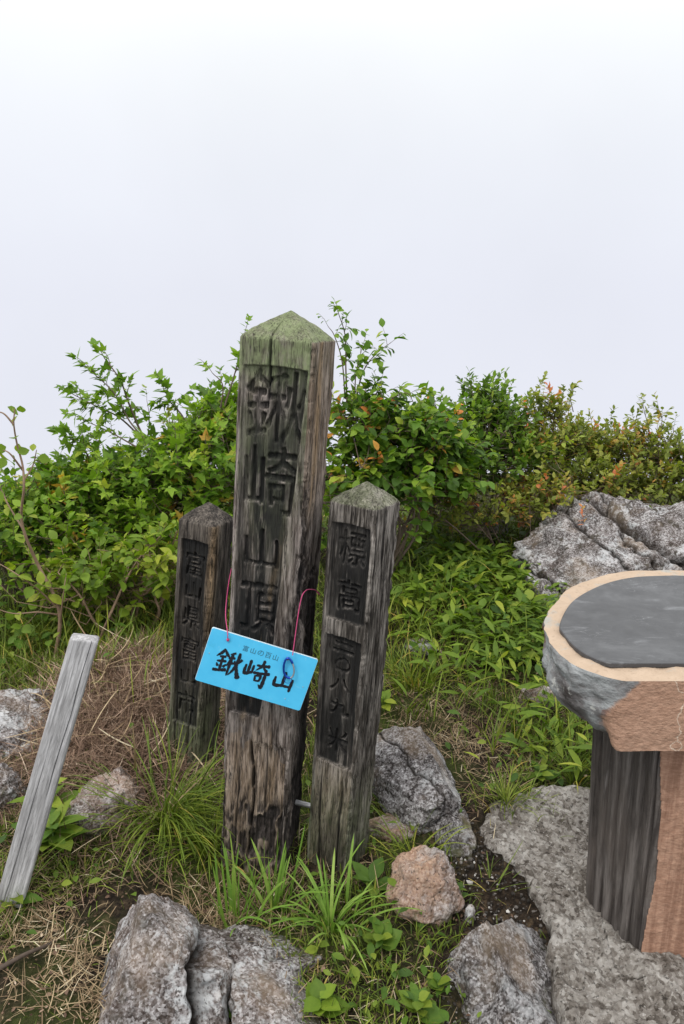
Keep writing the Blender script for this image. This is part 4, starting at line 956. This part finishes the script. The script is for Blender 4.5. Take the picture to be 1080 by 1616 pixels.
# crooked sapling at the far left, every leaf a part
sap_b = on(84, 1045); sap = empty('sapling', sap_b); tag(sap, 'thin crooked sapling with sparse rounded leaves at the far left', 'sapling')
Ys = float(sap_b[1]); rgs = np.random.default_rng(12)
main = spline([sap_b+np.array([0, 0, -.02]), at(95, 985, Ys), at(88, 945, Ys), at(62, 895, Ys+.03), at(42, 850, Ys), at(34, 815, Ys), at(38, 770, Ys-.03), at(36, 735, Ys), at(27, 700, Ys+.02), at(22, 668, Ys), at(24, 645, Ys)], 8)
br = [spline([at(92, 970, Ys), at(60, 966, Ys-.04), at(20, 968, Ys-.05), at(-20, 955, Ys-.05)], 6), spline([at(40, 840, Ys), at(15, 800, Ys+.05), at(0, 770, Ys+.08), at(-20, 750, Ys)], 6), spline([at(36, 742, Ys), at(15, 715, Ys-.04), at(0, 710, Ys)], 6),
      spline([at(37, 760, Ys), at(52, 735, Ys+.05), at(58, 710, Ys+.05)], 6), spline([at(22, 670, Ys), at(5, 652, Ys), at(-15, 650, Ys)], 6), spline([at(95, 985, Ys), at(100, 940, Ys-.05), at(105, 905, Ys-.03)], 6), spline([at(92, 960, Ys), at(60, 930, Ys-.03), at(25, 905, Ys-.06), at(0, 890, Ys)], 6)]
V, F = tubes([(main, np.linspace(.0085, .0022, len(main)))]+[(b_, np.linspace(.0042, .0015, len(b_))) for b_ in br], 7)
mobj('trunk', V-sap_b, F, MAT['bark_red'], sap)
lm = mesh_data('leaf', T_RND[0]*np.array([1, 1, 1]), T_RND[1], MAT['leaf_bright'], True, {'tint': np.full(len(T_RND[0]), .42)})
lm2 = mesh_data('leaf', T_RND[0]*np.array([.85, 1, 1.6]), T_RND[1], MAT['leaf_bright'], True, {'tint': np.full(len(T_RND[0]), .75)})
def leaf_part(parent, pbase, mesh, pos, d, up, L):
    d = Vector(d).normalized(); u = Vector(up); u = (u-d*u.dot(d)).normalized(); s_ = d.cross(u)
    o = obj('leaf', mesh, parent); m = Matrix((s_, d, u)).transposed().to_4x4()
    o.matrix_local = Matrix.Translation(Vector(pos)-Vector(pbase)) @ m @ Matrix.Scale(L, 4); return o
spots = [(20, 648), (32, 640), (12, 642), (28, 656), (-2, 652), (22, 690), (30, 700), (28, 715), (10, 705), (52, 712), (60, 722), (48, 730), (56, 745), (8, 722), (20, 738), (0, 712), (36, 752), (-8, 752), (12, 800), (22, 815), (2, 775), (60, 818), (68, 828), (14, 905), (30, 908), (50, 925), (0, 892), (100, 905), (108, 912), (96, 925), (30, 965), (8, 970), (48, 962), (-10, 958), (104, 935), (70, 935), (20, 895), (44, 812)]
for kk, (a, b) in enumerate(spots):
    d = rgs.normal(0, .6, 3)+np.array([0, -.2, -.5]); u = np.array([0, -.55, .8])+rgs.normal(0, .4, 3)
    leaf_part(sap, sap_b, lm if kk % 3 else lm2, at(a, b, Ys+rgs.uniform(-.05, .05)), d, u, .042*rgs.uniform(.75, 1.25))

# ------------------------------------------------------------------ ground cover (nobody could count it)
def in_poly(P_, poly):
    x, y = P_[:, 0], P_[:, 1]; r = np.zeros(len(P_), bool); m = len(poly)
    for i in range(m):
        x0, y0 = poly[i]; x1, y1 = poly[(i+1) % m]
        c_ = ((y0 > y) != (y1 > y)) & (x < (x1-x0)*(y-y0)/(y1-y0+1e-12)+x0); r ^= c_
    return r
FOOTING = [tuple(onz(a, b, 0.0)[:2]) for a, b in fo]
GULLY = [tuple(onz(a, b, 0.0)[:2]) for a, b in ((735, 1290), (770, 1330), (820, 1380), (860, 1440), (875, 1620), (700, 1640), (690, 1560), (735, 1470), (725, 1390), (700, 1310))]
def scatter(n, seed, x0=-2.4, x1=2.4, y0=1.0, y1=4.8):
    rg = np.random.default_rng(seed); P_ = np.column_stack([rg.uniform(x0, x1, n), y0+(y1-y0)*rg.uniform(0, 1, n)**1.25])
    P_ = P_[~in_poly(P_, FOOTING)]; P_ = P_[np.abs(P_[:, 0]) < .52*P_[:, 1]+.25]
    return P_, rg
def reg(P_, px, py, rx, ry):
    """soft patch on the ground, centred under a photo pixel, radii in metres"""
    c_ = on(px, py); return np.exp(-(((P_[:, 0]-c_[0])/rx)**2+((P_[:, 1]-c_[1])/ry)**2))
def dens_brown(P_):
    return np.clip(1.0*reg(P_, 190, 1130, .34, .42)+1.2*reg(P_, 60, 1530, .38, .34)+.8*reg(P_, 740, 1130, .28, .33)+.35*reg(P_, 800, 1200, .2, .2)+.5*reg(P_, 330, 1420, .3, .12)+.6*reg(P_, 680, 850, .3, .4)+.5*reg(P_, 720, 1000, .3, .3)+.18, 0, 1)
def base3(P_, dz=0.0): return np.column_stack([P_, H(P_[:, 0], P_[:, 1])+dz])
soilish = lambda P_: in_poly(P_, GULLY)
# lying straw
P_, rg = scatter(150000, 301); keep = rg.uniform(0, 1, len(P_)) < dens_brown(P_)*np.where(soilish(P_), .12, 1)*np.clip(.75+.9*fbm(xyz(P_[:, 0]*5, P_[:, 1]*5), 2, 4), .1, 1); P_ = P_[keep]; n = len(P_)
V, F, m = blades(base3(P_, .004), rg.uniform(0, 6.28, n), rg.uniform(.02, .085, n), rg.uniform(.0011, .0028, n), rg.uniform(.8, 1.65, n), rg.normal(.1, .7, n), rg, 5)
tag(mobj('dead_grass', V, F, MAT['straw'], None, True, {'tint': np.repeat(np.clip(rg.normal(.5, .25, n), 0, 1), m)}), 'dry tan dead grass lying on the ground', 'dead grass', None, 'stuff')
# brown thatch heap behind the stake
c_ = on(195, 1105); n = 16000; rg = np.random.default_rng(302)
P_ = np.column_stack([c_[0]+rg.normal(0, .19, n), c_[1]+rg.normal(-.02, .24, n)])
V, F, m = blades(base3(P_, rg.uniform(0, .035, n)), rg.uniform(0, 6.28, n), rg.uniform(.03, .13, n), rg.uniform(.0012, .0034, n), rg.uniform(.9, 1.75, n), rg.normal(.2, .8, n), rg, 5)
tag(mobj('dead_grass', V, F, MAT['thatch'], None, True, {'tint': np.repeat(np.clip(rg.normal(.45, .25, n), 0, 1), m)}), 'brown heap of dead tangled grass between stake and left post', 'dead grass', None, 'stuff')
# pale dead stalks tangled in the heap
n = 140; P_ = np.column_stack([c_[0]+rg.normal(.02, .17, n), c_[1]+rg.normal(.02, .20, n)])
V, F, m = blades(base3(P_, rg.uniform(.02, .06, n)), rg.uniform(0, 6.28, n), rg.uniform(.10, .26, n), rg.uniform(.0035, .006, n), rg.uniform(1.1, 1.6, n), rg.normal(.1, .7, n), rg, 7)
tag(mobj('dead_stalks', V, F, MAT['straw'], None, True, {'tint': np.repeat(np.clip(rg.normal(.6, .25, n), 0, 1), m)}), 'pale dead stalks tangled over the brown heap by the left post', 'dead stalks', None, 'stuff')
# short green grass everywhere that is not bare
P_, rg = scatter(130000, 303)
gd = np.clip(.62+.7*fbm(xyz(P_[:, 0]*3.2, P_[:, 1]*3.2), 3, 14)-.75*dens_brown(P_)+.5*reg(P_, 760, 960, .35, .5)+.6*reg(P_, 90, 1040, .4, .3)+.8*reg(P_, 590, 1540, .22, .22)+.6*reg(P_, 250, 1370, .35, .10)+.35*reg(P_, 60, 1400, .2, .15), .04, 1)*np.where(soilish(P_), .07, 1)
P_ = P_[rg.uniform(0, 1, len(P_)) < gd]; n = len(P_); tall = .7+.8*sstep(2.0, 2.8, P_[:, 1])
V, F, m = blades(base3(P_, -.003), rg.uniform(0, 6.28, n), rg.uniform(.025, .095, n)*tall, rg.uniform(.0016, .004, n)*(.8+.4*tall), rg.uniform(.05, .8, n), rg.uniform(.1, 1.5, n), rg, 4)
tag(mobj('grass', V, F, MAT['grass'], None, True, {'tint': np.repeat(np.clip(rg.normal(.45, .22, n), 0, 1), m)}), 'short green grass and moss growing between the stones', 'grass', None, 'stuff')
# leaf litter and crumbs
P_, rg = scatter(26000, 311); P_ = P_[rg.uniform(0, 1, len(P_)) < np.clip(.35+.6*dens_brown(P_), 0, 1)]; n = len(P_); az = rg.uniform(0, 6.28, n)
d = np.column_stack([np.cos(az), np.sin(az), rg.normal(0, .35, n)]); up = np.array([0, 0, 1.])+rg.normal(0, .6, (n, 3))
V, F, T_ = put_leaves(leaf_tpl([0, .30, .26, 0], -.25, .5), base3(P_, .006), d, up, rg.uniform(.004, .015, n), rg.uniform(.5, 1.2, n), np.clip(rg.normal(.3, .28, n), 0, 1))
tag(mobj('leaf_litter', V, F, MAT['thatch'], None, True, {'tint': T_}), 'brown leaf litter and crumbs strewn over the soil', 'leaf litter', None, 'stuff')
# taller grass at the foot of the hedge and beside the right post
P_, rg = scatter(26000, 305, y0=2.2)
gd = np.clip(1.1*reg(P_, 640, 1000, .26, .45)+.9*reg(P_, 130, 1010, .55, .30)+.9*reg(P_, 260, 1000, .3, .4)+.7*reg(P_, 880, 1180, .2, .25)+.5*reg(P_, 690, 860, .35, .5)+.25*reg(P_, 960, 860, .5, .4), 0, 1)
P_ = P_[rg.uniform(0, 1, len(P_)) < gd*.8]; n = len(P_)
V, F, m = blades(base3(P_, -.003), rg.uniform(0, 6.28, n), rg.uniform(.09, .26, n), rg.uniform(.003, .0065, n), rg.uniform(.02, .55, n), rg.uniform(.3, 1.7, n), rg, 6)
tag(mobj('grass', V, F, MAT['sedge'], None, True, {'tint': np.repeat(np.clip(rg.normal(.5, .22, n), 0, 1), m)}), 'longer lush green grass at the foot of the hedge and behind the posts', 'grass', None, 'stuff')
# leafy herbs
P_, rg = scatter(30000, 307)
gd = np.clip(1.0*reg(P_, 770, 950, .26, .5)+.5*reg(P_, 700, 870, .35, .5)+.55*reg(P_, 60, 1030, .5, .25)+.6*reg(P_, 640, 1580, .16, .16)+.35*reg(P_, 620, 1470, .2, .12)+.5*reg(P_, 870, 1230, .18, .2)+.5*reg(P_, 70, 1330, .18, .2)+.3*reg(P_, 640, 1270, .1, .15)+.03, 0, 1)
P_ = P_[rg.uniform(0, 1, len(P_)) < gd*.55*np.where(soilish(P_), .25, 1)]; n = len(P_)
hgt = rg.uniform(.01, .11, n)*(.6+.8*sstep(2, 3, P_[:, 1])); az = rg.uniform(0, 6.28, n)
d = np.column_stack([np.cos(az), np.sin(az), rg.uniform(-.2, .8, n)]); up = np.array([0, 0, 1.])+rg.normal(0, .3, (n, 3))
V, F, T_ = put_leaves(T_OV, base3(P_)+np.column_stack([0*az, 0*az, hgt]), d, up, rg.uniform(.022, .055, n)*(.75+.6*sstep(2, 3, P_[:, 1])), np.full(n, .8), np.clip(rg.normal(.5, .25, n), 0, 1))
tag(mobj('ground_cover', V, F, MAT['leaf_low'], None, True, {'tint': T_}), 'low leafy herbs covering the ground among the grass', 'ground cover', None, 'stuff')
# bamboo-grass leaves on the slope between the posts and the outcrop
P_, rg = scatter(18000, 308, 0, 2.2, 1.9, 4.4)
gd = np.clip(1.0*reg(P_, 760, 930, .30, .55)+.7*reg(P_, 690, 880, .25, .5)+.8*reg(P_, 830, 1030, .25, .35)+.5*reg(P_, 700, 1010, .2, .3)+.4*reg(P_, 880, 1190, .15, .2), 0, 1)
P_ = P_[rg.uniform(0, 1, len(P_)) < gd*.62]; n = len(P_); az = rg.uniform(0, 6.28, n)
d = np.column_stack([np.cos(az), np.sin(az), rg.uniform(-.1, 1.2, n)]); up = np.array([0, 0, 1.])+rg.normal(0, .3, (n, 3))
V, F, T_ = put_leaves(T_LAN, base3(P_)+np.column_stack([0*az, 0*az, rg.uniform(.02, .13, n)]), d, up, rg.uniform(.04, .11, n), rg.uniform(.8, 1.3, n), np.clip(rg.normal(.30, .3, n), 0, 1))
tag(mobj('bamboo_grass', V, F, MAT['leaf_bright'], None, True, {'tint': T_}), 'bright narrow bamboo-grass leaves on the slope between posts and outcrop', 'bamboo grass', None, 'stuff')
# gravel in the bare soil
rg = np.random.default_rng(309); P_ = np.column_stack([rg.uniform(.1, .75, 9000), rg.uniform(1.2, 2.1, 9000)])
P_ = P_[in_poly(P_, GULLY) & ~in_poly(P_, FOOTING)][:900]; n = len(P_); V0, F0 = ico(1)
sz = rg.uniform(.0018, .0052, n)*np.where(rg.uniform(0, 1, n) < .06, 1.7, 1); s3 = sz[:, None]*rg.uniform(.5, 1.2, (n, 3))
V = (V0[None]*(1+.25*rg.normal(size=(n, len(V0), 1)))*s3[:, None]+base3(P_, .002)[:, None]).reshape(-1, 3)
F = (F0[None]+(np.arange(n)*len(V0))[:, None, None]).reshape(-1, 3)
k = M('gravel_white'); MAT['gravel'] = k.done(k.ramp(k.attr('tint'), [(0, (.012, .010, .008)), (.6, (.06, .052, .045)), (.85, (.22, .20, .185)), (1, (.60, .58, .55))]), .8)
tag(mobj('gravel', V, F, MAT['gravel'], None, False, {'tint': np.repeat(rg.uniform(0, 1, n), len(V0))}), 'small pale gravel scattered over dark soil beside the footing', 'gravel', None, 'stuff')

# ------------------------------------------------------------------ individual tufts and plants
def tuft(label, px, py, n, lmin, lmax, wd, spread, lean, curl, mat, seed, group=None, tint=.5, bias=None, nm='grass_tuft'):
    rg = np.random.default_rng(seed); b = on(px, py, -.004); az = rg.uniform(0, 6.28, n)
    if bias is not None: az = np.where(rg.uniform(0, 1, n) < .6, rg.normal(bias, .7, n), az)
    off = np.abs(rg.normal(0, spread, n)); P_ = np.column_stack([np.cos(az)*off, np.sin(az)*off])
    z = H(P_[:, 0]+b[0], P_[:, 1]+b[1])-b[2]-.003
    V, F, m = blades(np.column_stack([P_, z]), az+rg.normal(0, .4, n), rg.uniform(lmin, lmax, n), rg.uniform(.6, 1.2, n)*wd, np.clip(rg.normal(lean, .22, n), .02, 1.3), np.clip(rg.normal(curl, .4, n), 0, 2.2), rg, 8)
    o = mobj(nm, V, F, mat, None, True, {'tint': np.repeat(np.clip(rg.normal(tint, .2, n), 0, 1), m)}); o.location = tuple(b)
    return tag(o, label, 'grass tuft', group)
tuft('large dark green sedge tuft with arching blades in front of the left post', 262, 1300, 430, .10, .32, .0040, .085, .40, 1.35, MAT['sedge'], 401, tint=.42, bias=-.5)
tuft('smaller sedge tuft at the right side of the large one by the tall post', 330, 1350, 140, .08, .22, .0038, .04, .4, 1.2, MAT['sedge'], 402, tint=.5)
tuft('few upright pale blades in front of the tall post', 372, 1455, 22, .13, .23, .0085, .035, .22, .35, MAT['blade'], 403)
tuft('pale broad grass blades left of the post foot gap', 430, 1438, 26, .11, .21, .0080, .040, .28, .5, MAT['blade'], 404, bias=.3)
tuft('fountain of pale arching blades below the right post', 522, 1470, 46, .11, .23, .0075, .034, .30, 1.0, MAT['blade'], 405)
tuft('thin green grass arching over the pink stone', 652, 1352, 46, .06, .17, .0036, .03, .6, 1.1, MAT['sedge'], 406, tint=.6)
tuft('small grass tuft growing on the rock behind the right post', 632, 1295, 90, .05, .13, .0034, .035, .5, 1.0, MAT['sedge'], 407, tint=.55)
tuft('grass tuft hanging over the bare soil at the footing corner', 770, 1405, 26, .05, .15, .0032, .045, .8, .9, MAT['grass'], 408, tint=.6)
tuft('grass tuft against the pillar under the table rim', 905, 1235, 90, .09, .22, .0042, .05, .55, 1.1, MAT['sedge'], 409, tint=.45)
tuft('grass tuft growing at the foot of the dark outcrop above the table', 985, 925, 40, .12, .30, .006, .06, .55, 1.1, MAT['sedge'], 410, tint=.75)
tuft('fine grass tuft at the foot of the leaning stake', 120, 1400, 70, .04, .11, .003, .04, .5, 1.0, MAT['grass'], 411, tint=.55)
tuft('olive moss-grass tuft on the slope left of the pillar', 800, 1265, 150, .05, .12, .003, .06, .45, 1.0, MAT['grass'], 412, tint=.62)
tuft('pale grass tuft in the dry patch right of the right post', 655, 1085, 110, .10, .22, .0042, .06, .4, 1.1, MAT['sedge'], 413, tint=.7)
def plant(label, px, py, n, L, wsc, hgt, mat, tpl, seed, cat='plant', group=None, tint=.5, el=(.1, .9)):
    """a herb: short stem, every leaf a part"""
    rg = np.random.default_rng(seed); b = on(px, py); root = empty('leafy_plant', b); tag(root, label, cat, group)
    st = [(np.array([[0, 0, -.01], [0.004, 0, hgt*.5], [0, .003, hgt]]), np.array([.003, .0025, .0015]))]
    V, F = tubes(st, 6); mobj('stem', V, F, mat_stem, root)
    ms = [mesh_data('leaf', tpl[0]*np.array([wsc, 1, 1]), tpl[1], mat, True, {'tint': np.full(len(tpl[0]), np.clip(tint+q_, 0, 1))}) for q_ in (-.2, 0, .25)]
    for i in range(n):
        t = (i+.5)/n; az = i*2.4+rg.uniform(-.3, .3); e_ = rg.uniform(*el)
        d = np.array([math.cos(az), math.sin(az), e_*1.1]); leaf_part(root, b, ms[i % 3], b+np.array([0, 0, hgt*(.15+.85*t)]), d, (rg.normal(0, .2), rg.normal(0, .2), 1), L*rg.uniform(.7, 1.2)*(1.1-.4*t))
    return root
mat_stem = plain('green_stem', (.10, .17, .04), .6)
PL = [('broad-leaved green plant beside the foot of the leaning stake', 85, 1345, 20, .115, .85, .09, 'leaf_low', T_OV, .6), ('yellow-green broad plant behind the stake foot', 75, 1290, 9, .10, .75, .09, 'leaf_bright', T_OV, .45),
      ('low plant with long leaves in front of the stake foot', 20, 1425, 7, .09, .6, .02, 'leaf_low', T_OV, .6),
      ('round-leaved herb between the near boulders, closest to the left one', 505, 1600, 9, .055, 1.0, .045, 'leaf_bright', T_RND, .3), ('round-leaved herb beside the peaked boulder', 660, 1605, 9, .05, 1.0, .05, 'leaf_low', T_RND, .7),
      ('round-leaved herb below the pale arching blades', 600, 1500, 8, .055, 1.0, .05, 'leaf_low', T_RND, .75), ('pair of large dark leaves at the foot of the right post', 585, 1405, 5, .085, .8, .03, 'leaf_low', T_OV, .45),
      ('round-leaved herb at the bottom edge left of the peaked boulder', 690, 1570, 7, .045, 1.0, .04, 'leaf_low', T_RND, .6), ('small green herb below the pinkish granite stone', 720, 1420, 8, .04, .9, .04, 'leaf_low', T_OV, .5),
      ('narrow-leaved plant standing in the far left grass', 118, 985, 12, .12, 1.0, .17, 'leaf_bright', T_LAN, .5), ('bamboo-like plant at the foot of the hedge beside the small grey rock', 735, 835, 12, .15, 1.1, .15, 'leaf_bright', T_LAN, .6),
      ('bamboo-like plant with long leaves in the middle of the slope', 745, 905, 13, .15, 1.2, .12, 'leaf_bright', T_LAN, .5), ('bamboo-like plant below the small grey rock', 790, 925, 12, .14, 1.2, .12, 'leaf_low', T_LAN, .8),
      ('leafy plant left of the table rim', 835, 985, 12, .10, .9, .12, 'leaf_low', T_OV, .7), ('leafy plant under the left end of the outcrop', 820, 935, 12, .12, 1.2, .12, 'leaf_bright', T_LAN, .4),
      ('upright green plant right behind the right post', 660, 965, 12, .13, 1.1, .16, 'leaf_bright', T_LAN, .5), ('broad-leaved plant on the dark slope under the table rim', 820, 1055, 10, .085, .85, .09, 'leaf_low', T_OV, .6),
      ('leafy plant peeking from behind the shadow left of the pillar', 850, 1235, 10, .06, .9, .05, 'leaf_low', T_OV, .6), ('bright herb in the grass above the grey rock', 605, 1120, 8, .06, .9, .05, 'leaf_bright', T_OV, .6),
      ('bright small-leaved plant at the left side of the left post', 262, 905, 14, .075, .9, .22, 'leaf_bright', T_OV, .5)]
for i, (lab, px, py, n, L, wsc, hg_, mt, tp_, tn) in enumerate(PL):
    plant(lab, px, py, n, L, wsc, hg_, MAT[mt], tp_, 500+i, tint=tn)
# loose twigs
def twig_obj(label, pp, r, mat):
    P_ = spline(np.array(pp), 8); b = P_[0].copy(); V, F = tubes([(P_-b, np.linspace(r, r*.5, len(P_)))], 6); o = mobj('dry_twig', V, F, mat); o.location = tuple(b); tag(o, label, 'twig')
MAT['dry'] = plain('dry_wood', (.075, .055, .042), .9, .45, 90)
twig_obj('bare reddish branch lying under the left shrubs', [on(120, 925, .30), on(165, 945, .22), on(195, 965, .10), on(205, 985, .01)], .0075, MAT['bark_red'])
twig_obj('thin bare twig sticking up beside the reddish branch', [on(205, 975, .02), on(190, 945, .12), on(255, 905, .22)], .003, MAT['bark_red'])
twig_obj('dry root lying on the bare ground at the lower left', [on(-10, 1540, .01), on(40, 1518, .02), on(75, 1500, .015), on(95, 1478, .0)], .006, MAT['dry'])
